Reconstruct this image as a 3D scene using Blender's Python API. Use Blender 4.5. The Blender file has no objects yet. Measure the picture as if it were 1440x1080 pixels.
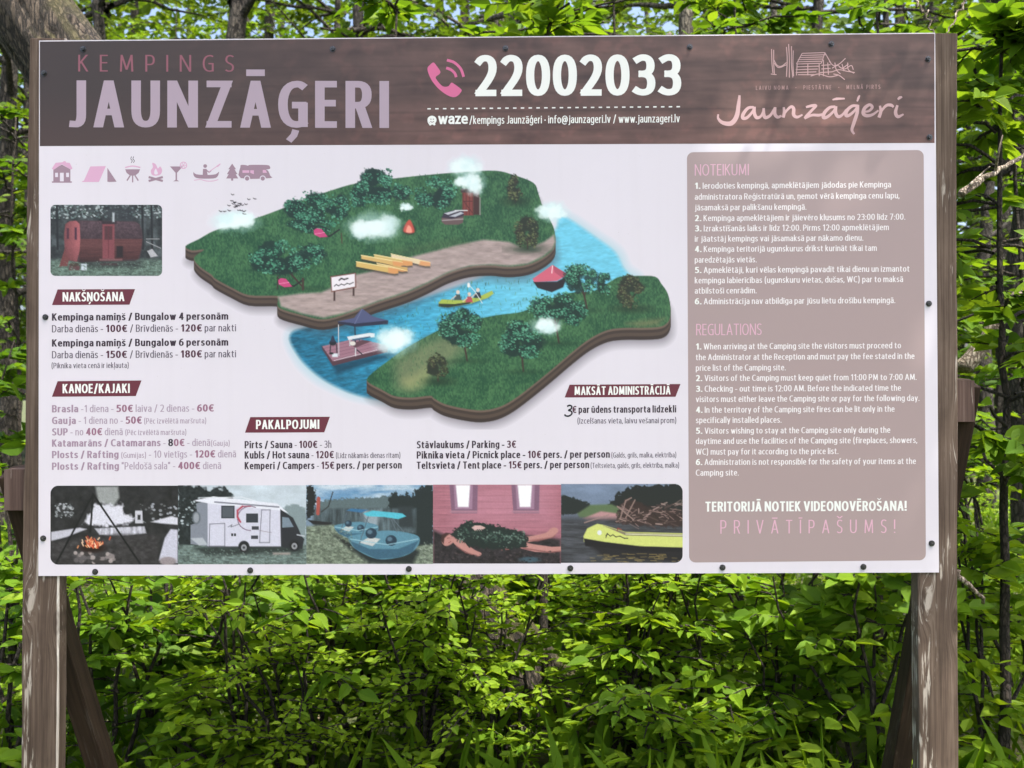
import bpy, bmesh, math, random
import numpy as np
from mathutils import Matrix, Vector

scene = bpy.context.scene
COL = scene.collection
rad = math.radians

# ------------------------------------------------------------------ camera
FPX = 1300.0                                   # focal length in photo pixels (photo is 1440 wide)
BZ = 1.75                                      # height of the centre of the notice panel
CAMP = np.array([0.09415, -2.56918, BZ - 0.24413])
RX, RY, RZ = 0.00903, 0.00489, 0.00892


def rot(rx, ry, rz):
    cx, sx, cy, sy, cz, sz = math.cos(rx), math.sin(rx), math.cos(ry), math.sin(ry), math.cos(rz), math.sin(rz)
    return (np.array([[cz, -sz, 0], [sz, cz, 0], [0, 0, 1]]) @ np.array([[cy, 0, sy], [0, 1, 0], [-sy, 0, cy]])
            @ np.array([[1, 0, 0], [0, cx, -sx], [0, sx, cx]]))


CR = rot(RX, RY, RZ)
cam = bpy.data.cameras.new('camera')
cam.sensor_width = 36
cam.lens = FPX / 1440 * 36
cam.clip_end = 500
cam.dof.use_dof = True
cam.dof.focus_distance = 2.57
cam.dof.aperture_fstop = 5.0
camo = bpy.data.objects.new('camera', cam)
COL.objects.link(camo)
M4 = Matrix.Identity(4)
for i in range(3):
    M4[i][0], M4[i][1], M4[i][2], M4[i][3] = CR[i, 0], CR[i, 2], -CR[i, 1], CAMP[i]
camo.matrix_world = M4
scene.camera = camo

# ------------------------------------------------------------------ light
SUN_EL, SUN_AZ = 65.0, 46.0                    # azimuth: degrees to the right of straight behind the camera
sdir = Vector((math.sin(rad(SUN_AZ)) * math.cos(rad(SUN_EL)), -math.cos(rad(SUN_AZ)) * math.cos(rad(SUN_EL)), math.sin(rad(SUN_EL))))
world = bpy.data.worlds.new("World")
scene.world = world
world.use_nodes = True
nt = world.node_tree
sky = nt.nodes.new('ShaderNodeTexSky')
sky.sky_type = 'NISHITA'
sky.sun_disc = False
sky.sun_elevation = rad(SUN_EL)
sky.sun_rotation = math.atan2(sdir.x, sdir.y)
sky.air_density = 0.8
sky.dust_density = 6.0
nt.links.new(sky.outputs[0], nt.nodes['Background'].inputs[0])
nt.nodes['Background'].inputs[1].default_value = 0.15
sun = bpy.data.lights.new('sun', 'SUN')
sun.energy = 3.3
sun.angle = rad(0.6)
sun.color = (1.0, 0.95, 0.86)
suno = bpy.data.objects.new('sun', sun)
COL.objects.link(suno)
suno.rotation_euler = sdir.to_track_quat('Z', 'Y').to_euler()
suno.location = (4, -6, 9)
scene.view_settings.view_transform = 'Standard'
scene.view_settings.look = 'None'
scene.view_settings.exposure = 1.66
scene.view_settings.gamma = 1.0

# ------------------------------------------------------------------ helpers
KALB = 0.81                                    # print colours (as they look) to reflectance


def lin(c):
    c = np.asarray(c, float) / 255.0
    return np.where(c <= 0.04045, c / 12.92, ((c + 0.055) / 1.055) ** 2.4)


def ray(px, py):
    return CR @ np.array([(px - 720) / FPX, 1.0, (540 - py) / FPX])


def at(px, py, y):
    """the point of the plane y = const seen at photo pixel (px, py)"""
    d = ray(px, py)
    t = (y - CAMP[1]) / d[1]
    return CAMP + d * t


def ats(P, h):
    """many pixels onto the panel's front plane, h in front of it"""
    P = np.asarray(P, float)
    d = np.stack([(P[:, 0] - 720) / FPX, np.ones(len(P)), (540 - P[:, 1]) / FPX], 1) @ CR.T
    t = (-np.asarray(h, float) - CAMP[1]) / d[:, 1]
    return CAMP + d * t[:, None]


def tag(o, label=None, cat=None, group=None, kind=None):
    if label: o['label'] = label
    if cat: o['category'] = cat
    if group: o['group'] = group
    if kind: o['kind'] = kind
    return o


def empty(name, loc, label, cat, group=None):
    o = bpy.data.objects.new(name, None)
    COL.objects.link(o)
    o.location = loc
    o.empty_display_size = 0.1
    return tag(o, label, cat, group)


def mesh_np(name, V, F, mats, parent=None, smooth=False, midx=None, attrs=None, colors=None):
    """V (n,3); F list of (m,k) index arrays"""
    me = bpy.data.meshes.new(name)
    V = np.asarray(V, np.float32)
    if parent is not None:
        V = V - np.array(world_loc(parent), np.float32)
    F = [np.asarray(f, np.int32) for f in F if len(f)]
    me.vertices.add(len(V))
    me.vertices.foreach_set('co', V.ravel())
    nl = sum(f.size for f in F)
    npoly = sum(len(f) for f in F)
    me.loops.add(nl)
    me.loops.foreach_set('vertex_index', np.concatenate([f.ravel() for f in F]))
    me.polygons.add(npoly)
    sizes = np.concatenate([np.full(len(f), f.shape[1], np.int32) for f in F])
    starts = np.concatenate([[0], np.cumsum(sizes)[:-1]]).astype(np.int32)
    me.polygons.foreach_set('loop_start', starts)
    try:
        me.polygons.foreach_set('loop_total', sizes)
    except Exception:
        pass
    if midx is not None:
        me.polygons.foreach_set('material_index', np.asarray(midx, np.int32))
    for m in (mats if isinstance(mats, (list, tuple)) else [mats]):
        me.materials.append(m)
    if attrs:
        for k, a in attrs.items():
            at_ = me.attributes.new(k, 'FLOAT', 'POINT')
            at_.data.foreach_set('value', np.asarray(a, np.float32))
    if colors is not None:
        ca = me.color_attributes.new('Col', 'FLOAT_COLOR', 'POINT')
        c4 = np.ones((len(V), 4), np.float32)
        c4[:, :3] = colors
        ca.data.foreach_set('color', c4.ravel())
    me.update(calc_edges=True)
    me.validate()
    me.polygons.foreach_set('use_smooth', np.full(len(me.polygons), bool(smooth)))
    o = bpy.data.objects.new(name, me)
    COL.objects.link(o)
    if parent is not None:
        o.parent = parent
    return o


def world_loc(o):
    p = Vector((0, 0, 0))
    while o is not None:
        p = p + o.location
        o = o.parent
    return p


class MB:
    def __init__(s):
        s.V, s.F, s.M, s.n, s.A = [], [], [], 0, []

    def add(s, V, F, m=0, a=0.5):
        V = np.asarray(V, float)
        F = np.asarray(F, int)
        s.V.append(V); s.F.append(F + s.n); s.M.append(np.full(len(F), m)); s.n += len(V)
        s.A.append(np.full(len(V), a) if np.isscalar(a) else np.asarray(a))

    def box(s, c, size, R=None, m=0):
        q = np.array([[x, y, z] for x in (-.5, .5) for y in (-.5, .5) for z in (-.5, .5)]) * np.array(size)
        if R is not None: q = q @ np.array(R).T
        s.add(q + np.array(c), [[0, 1, 3, 2], [4, 6, 7, 5], [0, 4, 5, 1], [2, 3, 7, 6], [0, 2, 6, 4], [1, 5, 7, 3]], m)

    def tube(s, P, r, n=6, m=0, cap=True, rough=0.0, rng=None):
        P = np.asarray(P, float); k = len(P)
        r = np.broadcast_to(np.asarray(r, float), (k,))
        T = np.gradient(P, axis=0); T /= np.linalg.norm(T, axis=1)[:, None] + 1e-9
        ref = np.array([0.31, 0.9, 0.2]) if abs(T[0] @ np.array([0.31, 0.9, 0.2])) < .85 else np.array([1., 0, 0])
        a = np.linspace(0, 2 * np.pi, n, endpoint=False)
        U = np.cross(T, ref); U /= np.linalg.norm(U, axis=1)[:, None] + 1e-9
        W = np.cross(T, U)
        rr = r[:, None] * np.ones((1, n))
        if rough and rng is not None: rr = rr * (1 + rough * rng.standard_normal((k, n)))
        V = P[:, None, :] + rr[:, :, None] * (np.cos(a)[None, :, None] * U[:, None, :] + np.sin(a)[None, :, None] * W[:, None, :])
        i, j = np.meshgrid(np.arange(k - 1), np.arange(n), indexing='ij')
        F = np.stack([i * n + j, i * n + (j + 1) % n, (i + 1) * n + (j + 1) % n, (i + 1) * n + j], -1).reshape(-1, 4)
        s.add(V.reshape(-1, 3), F, m)
        if cap:
            b = s.n
            s.V.append(np.array([P[0], P[-1]])); s.A.append(np.full(2, .5)); s.n += 2
            j = np.arange(n); s0 = b - k * n
            f = np.concatenate([np.stack([np.full(n, b), s0 + (j + 1) % n, s0 + j], 1),
                                np.stack([np.full(n, b + 1), s0 + (k - 1) * n + j, s0 + (k - 1) * n + (j + 1) % n], 1)])
            s.F.append(f); s.M.append(np.full(len(f), m))

    def build(s, name, mats, parent=None, smooth=False, tint=False):
        q = [f for f in s.F]
        # keep polygon order and material order the same
        return mesh_np(name, np.concatenate(s.V), q, mats, parent, smooth, np.concatenate(s.M), {'tint': np.concatenate(s.A)} if tint else None)


# ------------------------------------------------------------------ materials
def nodes(name):
    m = bpy.data.materials.new(name)
    m.use_nodes = True
    t = m.node_tree
    return m, t, t.nodes['Principled BSDF']


def N(t, typ, **kw):
    n = t.nodes.new(typ)
    for k, v in kw.items():
        if k.startswith('in_'):
            n.inputs[k[3:].replace('_', ' ')].default_value = v
        else:
            setattr(n, k, v)
    return n


def ramp(t, stops, fac):
    r = t.nodes.new('ShaderNodeValToRGB')
    el = r.color_ramp.elements
    while len(el) < len(stops): el.new(0.5)
    for e, (p, c) in zip(el, stops):
        e.position = p
        e.color = (c[0], c[1], c[2], 1)
    t.links.new(fac, r.inputs[0])
    return r


_ink = {}


def ink(c, rough=0.38):
    """flat printed colour given as it looks (sRGB 0-255)"""
    k = (tuple(c), rough)
    if k not in _ink:
        m, t, b = nodes('print_ink')
        l = lin(c) * KALB
        b.inputs['Base Color'].default_value = (l[0], l[1], l[2], 1)
        b.inputs['Roughness'].default_value = rough
        b.inputs['Specular IOR Level'].default_value = 0.35
        _ink[k] = m
    return _ink[k]


def mat_print():
    m, t, b = nodes('print_picture')
    a = N(t, 'ShaderNodeVertexColor', layer_name='Col')
    t.links.new(a.outputs[0], b.inputs['Base Color'])
    b.inputs['Roughness'].default_value = 0.38
    b.inputs['Specular IOR Level'].default_value = 0.35
    return m


PRINT = mat_print()


def mat_panel(c):
    """the white sheet: slightly uneven, with faint run marks and specks of dirt"""
    m, t, b = nodes('panel_sheet')
    l = lin(c) * KALB
    tc = N(t, 'ShaderNodeTexCoord')

    def noise(sc, det, th):
        mp = N(t, 'ShaderNodeMapping'); mp.inputs['Scale'].default_value = sc
        t.links.new(tc.outputs['Object'], mp.inputs[0])
        n = N(t, 'ShaderNodeTexNoise'); n.inputs['Scale'].default_value = 1.0; n.inputs['Detail'].default_value = det
        t.links.new(mp.outputs[0], n.inputs['Vector'])
        return ramp(t, th, n.outputs[0]).outputs[0]
    runs = noise((34, 1, 1.1), 4, [(0.5, (0, 0, 0)), (0.8, (0.045,) * 3)])
    specks = noise((150, 1, 150), 2, [(0.735, (0, 0, 0)), (0.76, (0.35,) * 3)])
    cloudy = noise((2.2, 1, 2.2), 3, [(0.35, (0, 0, 0)), (0.75, (0.07,) * 3)])
    out = None
    for k in (runs, specks, cloudy):
        mx = N(t, 'ShaderNodeMix', data_type='RGBA'); mx.inputs[7].default_value = (0.30, 0.27, 0.25, 1)
        t.links.new(k, mx.inputs[0])
        if out is None: mx.inputs[6].default_value = (l[0], l[1], l[2], 1)
        else: t.links.new(out, mx.inputs[6])
        out = mx.outputs[2]
    t.links.new(out, b.inputs['Base Color'])
    b.inputs['Roughness'].default_value = 0.36
    b.inputs['Specular IOR Level'].default_value = 0.35
    return m


def mat_wood(name, c0, c1, c2, flake=0.5, scale=1.0, rot=(0, 0, 0)):
    m, t, b = nodes(name)
    tc = N(t, 'ShaderNodeTexCoord')
    # a few knots; the grain is pushed aside around them
    mk = N(t, 'ShaderNodeMapping'); mk.inputs['Scale'].default_value = (9, 0.01, 2.6); mk.inputs['Rotation'].default_value = rot
    t.links.new(tc.outputs['Object'], mk.inputs[0])
    vk = N(t, 'ShaderNodeTexVoronoi'); vk.inputs['Scale'].default_value = 1.0; vk.inputs['Randomness'].default_value = 0.85
    t.links.new(mk.outputs[0], vk.inputs['Vector'])
    kn = N(t, 'ShaderNodeMapRange'); kn.inputs[1].default_value = 0.0; kn.inputs[2].default_value = 0.34; kn.inputs[3].default_value = 1.0; kn.inputs[4].default_value = 0.0; kn.interpolation_type = 'SMOOTHSTEP'
    t.links.new(vk.outputs['Distance'], kn.inputs[0])
    sc = N(t, 'ShaderNodeVectorMath', operation='SCALE'); sc.inputs[0].default_value = (0.03, 0.0, 0.16); t.links.new(kn.outputs[0], sc.inputs['Scale'])
    av = N(t, 'ShaderNodeVectorMath', operation='ADD'); t.links.new(tc.outputs['Object'], av.inputs[0]); t.links.new(sc.outputs[0], av.inputs[1])

    def streak(sx, sz, det, dist=0.3):
        mp = N(t, 'ShaderNodeMapping'); mp.inputs['Scale'].default_value = (sx * scale, sx * scale, sz * scale); mp.inputs['Rotation'].default_value = rot
        t.links.new(av.outputs[0], mp.inputs[0])
        n = N(t, 'ShaderNodeTexNoise'); n.inputs['Scale'].default_value = 1.0; n.inputs['Detail'].default_value = det; n.inputs['Distortion'].default_value = dist; n.inputs['Roughness'].default_value = 0.6
        t.links.new(mp.outputs[0], n.inputs['Vector'])
        return n.outputs[0]

    def madd(a_, k, c_):
        n = N(t, 'ShaderNodeMath', operation='MULTIPLY_ADD'); n.inputs[1].default_value = k
        t.links.new(a_, n.inputs[0])
        if isinstance(c_, float): n.inputs[2].default_value = c_
        else: t.links.new(c_, n.inputs[2])
        return n.outputs[0]
    fine, mid, big = streak(190, 3.2, 6), streak(55, 1.3, 6, 0.8), streak(9, 4, 4)
    h = madd(fine, 0.45, madd(mid, 0.35, madd(big, 0.35, -0.07)))
    r = ramp(t, [(0.34, c0), (0.5, c1), (0.66, c2)], h)
    # knot hearts and rings
    rg = N(t, 'ShaderNodeMath', operation='SINE'); mr_ = N(t, 'ShaderNodeMath', operation='MULTIPLY'); mr_.inputs[1].default_value = 95.0
    t.links.new(vk.outputs['Distance'], mr_.inputs[0]); t.links.new(mr_.outputs[0], rg.inputs[0])
    kd = ramp(t, [(0.70, (0, 0, 0)), (0.93, (0.75,) * 3)], kn.outputs[0])
    kr = N(t, 'ShaderNodeMath', operation='MULTIPLY_ADD'); kr.inputs[1].default_value = 0.25; kr.inputs[2].default_value = 0.75; t.links.new(rg.outputs[0], kr.inputs[0])
    kf = N(t, 'ShaderNodeMath', operation='MULTIPLY'); t.links.new(kd.outputs[0], kf.inputs[0]); t.links.new(kr.outputs[0], kf.inputs[1])
    mk2 = N(t, 'ShaderNodeMix', data_type='RGBA'); mk2.inputs[7].default_value = (c0[0] * .55, c0[1] * .5, c0[2] * .45, 1)
    t.links.new(kf.outputs[0], mk2.inputs[0]); t.links.new(r.outputs[0], mk2.inputs[6])
    # pale weathered flakes and dark cracks running with the grain
    fl, ms, cr = streak(120, 9, 5, 0.5), streak(6, 2.2, 3), streak(42, 0.7, 3, 0.2)
    mu = N(t, 'ShaderNodeMath', operation='MULTIPLY'); t.links.new(fl, mu.inputs[0]); t.links.new(ms, mu.inputs[1])
    fr = ramp(t, [(0.33, (0, 0, 0)), (0.385, (flake,) * 3)], mu.outputs[0])
    mc = N(t, 'ShaderNodeMix', data_type='RGBA'); mc.inputs[7].default_value = (0.44, 0.40, 0.35, 1)
    t.links.new(fr.outputs[0], mc.inputs[0]); t.links.new(mk2.outputs[2], mc.inputs[6])
    ck = ramp(t, [(0.27, (0.8,) * 3), (0.31, (0, 0, 0))], cr)
    m3 = N(t, 'ShaderNodeMix', data_type='RGBA'); m3.inputs[7].default_value = (c0[0] * .3, c0[1] * .3, c0[2] * .3, 1)
    t.links.new(ck.outputs[0], m3.inputs[0]); t.links.new(mc.outputs[2], m3.inputs[6])
    t.links.new(m3.outputs[2], b.inputs['Base Color'])
    b.inputs['Roughness'].default_value = 0.8
    b.inputs['Specular IOR Level'].default_value = 0.25
    bp = N(t, 'ShaderNodeBump'); bp.inputs['Strength'].default_value = 0.5; bp.inputs['Distance'].default_value = 0.003
    t.links.new(h, bp.inputs['Height']); t.links.new(bp.outputs[0], b.inputs['Normal'])
    return m


def mat_bark(name, c0, c1, c2, sx=9.0, sz=2.2, moss=0.0):
    m, t, b = nodes(name)
    tc = N(t, 'ShaderNodeTexCoord')
    mp = N(t, 'ShaderNodeMapping'); mp.inputs['Scale'].default_value = (sx, sx, sz)
    t.links.new(tc.outputs['Object'], mp.inputs[0])
    n1 = N(t, 'ShaderNodeTexNoise'); n1.inputs['Scale'].default_value = 2.2; n1.inputs['Detail'].default_value = 9; n1.inputs['Roughness'].default_value = 0.65
    t.links.new(mp.outputs[0], n1.inputs['Vector'])
    v = N(t, 'ShaderNodeTexVoronoi', feature='DISTANCE_TO_EDGE'); v.inputs['Scale'].default_value = 2.6 if not moss else 1.7
    add = N(t, 'ShaderNodeMix', data_type='RGBA', blend_type='ADD'); add.inputs[0].default_value = 0.45 if not moss else 1.0
    t.links.new(mp.outputs[0], add.inputs[6]); t.links.new(n1.outputs[1], add.inputs[7])
    t.links.new(add.outputs[2], v.inputs['Vector'])
    vr = ramp(t, [(0.0, (0, 0, 0)), (0.22, (1, 1, 1))], v.outputs['Distance'])
    mu = N(t, 'ShaderNodeMath', operation='MULTIPLY'); t.links.new(n1.outputs[0], mu.inputs[0]); t.links.new(vr.outputs[0], mu.inputs[1])
    r = ramp(t, [(0.05, c0), (0.4, c1), (0.7, c2)], mu.outputs[0])
    out = r.outputs[0]
    if moss:
        n2 = N(t, 'ShaderNodeTexNoise'); n2.inputs['Scale'].default_value = 2.5; n2.inputs['Detail'].default_value = 6
        t.links.new(tc.outputs['Object'], n2.inputs['Vector'])
        ge = N(t, 'ShaderNodeNewGeometry')
        sp = N(t, 'ShaderNodeSeparateXYZ'); t.links.new(ge.outputs['Normal'], sp.inputs[0])
        ad = N(t, 'ShaderNodeMath', operation='MULTIPLY_ADD'); ad.inputs[1].default_value = 0.55; t.links.new(sp.outputs[2], ad.inputs[0]); t.links.new(n2.outputs[0], ad.inputs[2])
        mr = ramp(t, [(0.70, (0, 0, 0)), (0.86, (moss,) * 3)], ad.outputs[0])
        mc = N(t, 'ShaderNodeMix', data_type='RGBA'); mc.inputs[7].default_value = (0.075, 0.068, 0.018, 1)
        t.links.new(mr.outputs[0], mc.inputs[0]); t.links.new(out, mc.inputs[6]); out = mc.outputs[2]
    t.links.new(out, b.inputs['Base Color'])
    b.inputs['Roughness'].default_value = 0.9
    bp = N(t, 'ShaderNodeBump'); bp.inputs['Strength'].default_value = 0.9; bp.inputs['Distance'].default_value = 0.03
    t.links.new(mu.outputs[0], bp.inputs['Height']); t.links.new(bp.outputs[0], b.inputs['Normal'])
    return m


def mat_leaf(name, dark, mid, bright, trans=0.5):
    m, t, b = nodes(name)
    a = N(t, 'ShaderNodeAttribute', attribute_name='tint')
    r = ramp(t, [(0.0, dark), (0.5, mid), (1.0, bright)], a.outputs['Fac'])
    t.links.new(r.outputs[0], b.inputs['Base Color'])
    b.inputs['Roughness'].default_value = 0.6
    b.inputs['Specular IOR Level'].default_value = 0.25
    tr = N(t, 'ShaderNodeBsdfTranslucent')
    hs = N(t, 'ShaderNodeMix', data_type='RGBA', blend_type='MULTIPLY'); hs.inputs[0].default_value = 1.0
    t.links.new(r.outputs[0], hs.inputs[6]); hs.inputs[7].default_value = (1.4, 1.25, 0.6, 1)
    t.links.new(hs.outputs[2], tr.inputs[0])
    mx = N(t, 'ShaderNodeMixShader'); mx.inputs[0].default_value = trans
    t.links.new(b.outputs[0], mx.inputs[1]); t.links.new(tr.outputs[0], mx.inputs[2])
    t.links.new(mx.outputs[0], t.nodes['Material Output'].inputs[0])
    return m


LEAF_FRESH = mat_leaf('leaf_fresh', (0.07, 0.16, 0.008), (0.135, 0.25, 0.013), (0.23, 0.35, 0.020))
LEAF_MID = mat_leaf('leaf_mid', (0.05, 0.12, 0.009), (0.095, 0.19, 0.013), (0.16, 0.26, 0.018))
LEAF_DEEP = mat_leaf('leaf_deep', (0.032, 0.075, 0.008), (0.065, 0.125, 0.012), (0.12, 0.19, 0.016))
STEM = mat_bark('twig_bark', (0.02, 0.015, 0.01), (0.045, 0.034, 0.025), (0.09, 0.07, 0.055), 30, 10)
BARK_DARK = mat_bark('bark_dark', (0.012, 0.010, 0.008), (0.045, 0.038, 0.03), (0.10, 0.085, 0.07), 14, 4)
BARK_GREY = mat_bark('bark_grey', (0.04, 0.035, 0.028), (0.13, 0.115, 0.09), (0.27, 0.24, 0.19), 14, 4)
BARK_BIG = mat_bark('bark_furrowed', (0.008, 0.006, 0.004), (0.055, 0.041, 0.030), (0.15, 0.120, 0.092), 17, 4.5, moss=0.9)
DEADWOOD = mat_bark('dead_wood', (0.16, 0.12, 0.09), (0.36, 0.30, 0.23), (0.55, 0.48, 0.4), 24, 6)
POSTWOOD = mat_wood('post_wood', (0.040, 0.027, 0.020), (0.088, 0.062, 0.047), (0.155, 0.118, 0.092), 0.7, 1.1)
POSTWHITE = mat_wood('worn_edge', (0.16, 0.13, 0.105), (0.44, 0.40, 0.36), (0.66, 0.63, 0.58), 0.9, 0.8)
BRACEWOOD = mat_wood('brace_wood', (0.012, 0.007, 0.004), (0.026, 0.015, 0.009), (0.045, 0.027, 0.017), 0.05)  # darkened: the shade on the struts is put into the wood colour
ENDWOOD = mat_wood('brace_end', (0.04, 0.025, 0.02), (0.085, 0.055, 0.046), (0.13, 0.092, 0.078), 0.6)


def mat_screw():
    m, t, b = nodes('screw_steel')
    b.inputs['Base Color'].default_value = (0.075, 0.077, 0.08, 1)
    b.inputs['Metallic'].default_value = 0.75
    b.inputs['Roughness'].default_value = 0.32
    return m


SCREW = mat_screw()


def mat_ground():
    m, t, b = nodes('forest_soil')
    tc = N(t, 'ShaderNodeTexCoord')
    n = N(t, 'ShaderNodeTexNoise'); n.inputs['Scale'].default_value = 5; n.inputs['Detail'].default_value = 10; n.inputs['Roughness'].default_value = 0.7
    t.links.new(tc.outputs['Object'], n.inputs['Vector'])
    r = ramp(t, [(0.35, (0.03, 0.03, 0.014)), (0.5, (0.05, 0.075, 0.018)), (0.65, (0.13, 0.10, 0.06))], n.outputs[0])
    t.links.new(r.outputs[0], b.inputs['Base Color'])
    b.inputs['Roughness'].default_value = 0.95
    bp = N(t, 'ShaderNodeBump'); bp.inputs['Strength'].default_value = 0.8; bp.inputs['Distance'].default_value = 0.05
    t.links.new(n.outputs[0], bp.inputs['Height']); t.links.new(bp.outputs[0], b.inputs['Normal'])
    return m


SOIL = mat_ground()

# ------------------------------------------------------------------ lettering: a small condensed stroke alphabet
GL = {}


def G(ch, w, paths, cap=True):
    GL[ch] = (w, paths)


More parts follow.
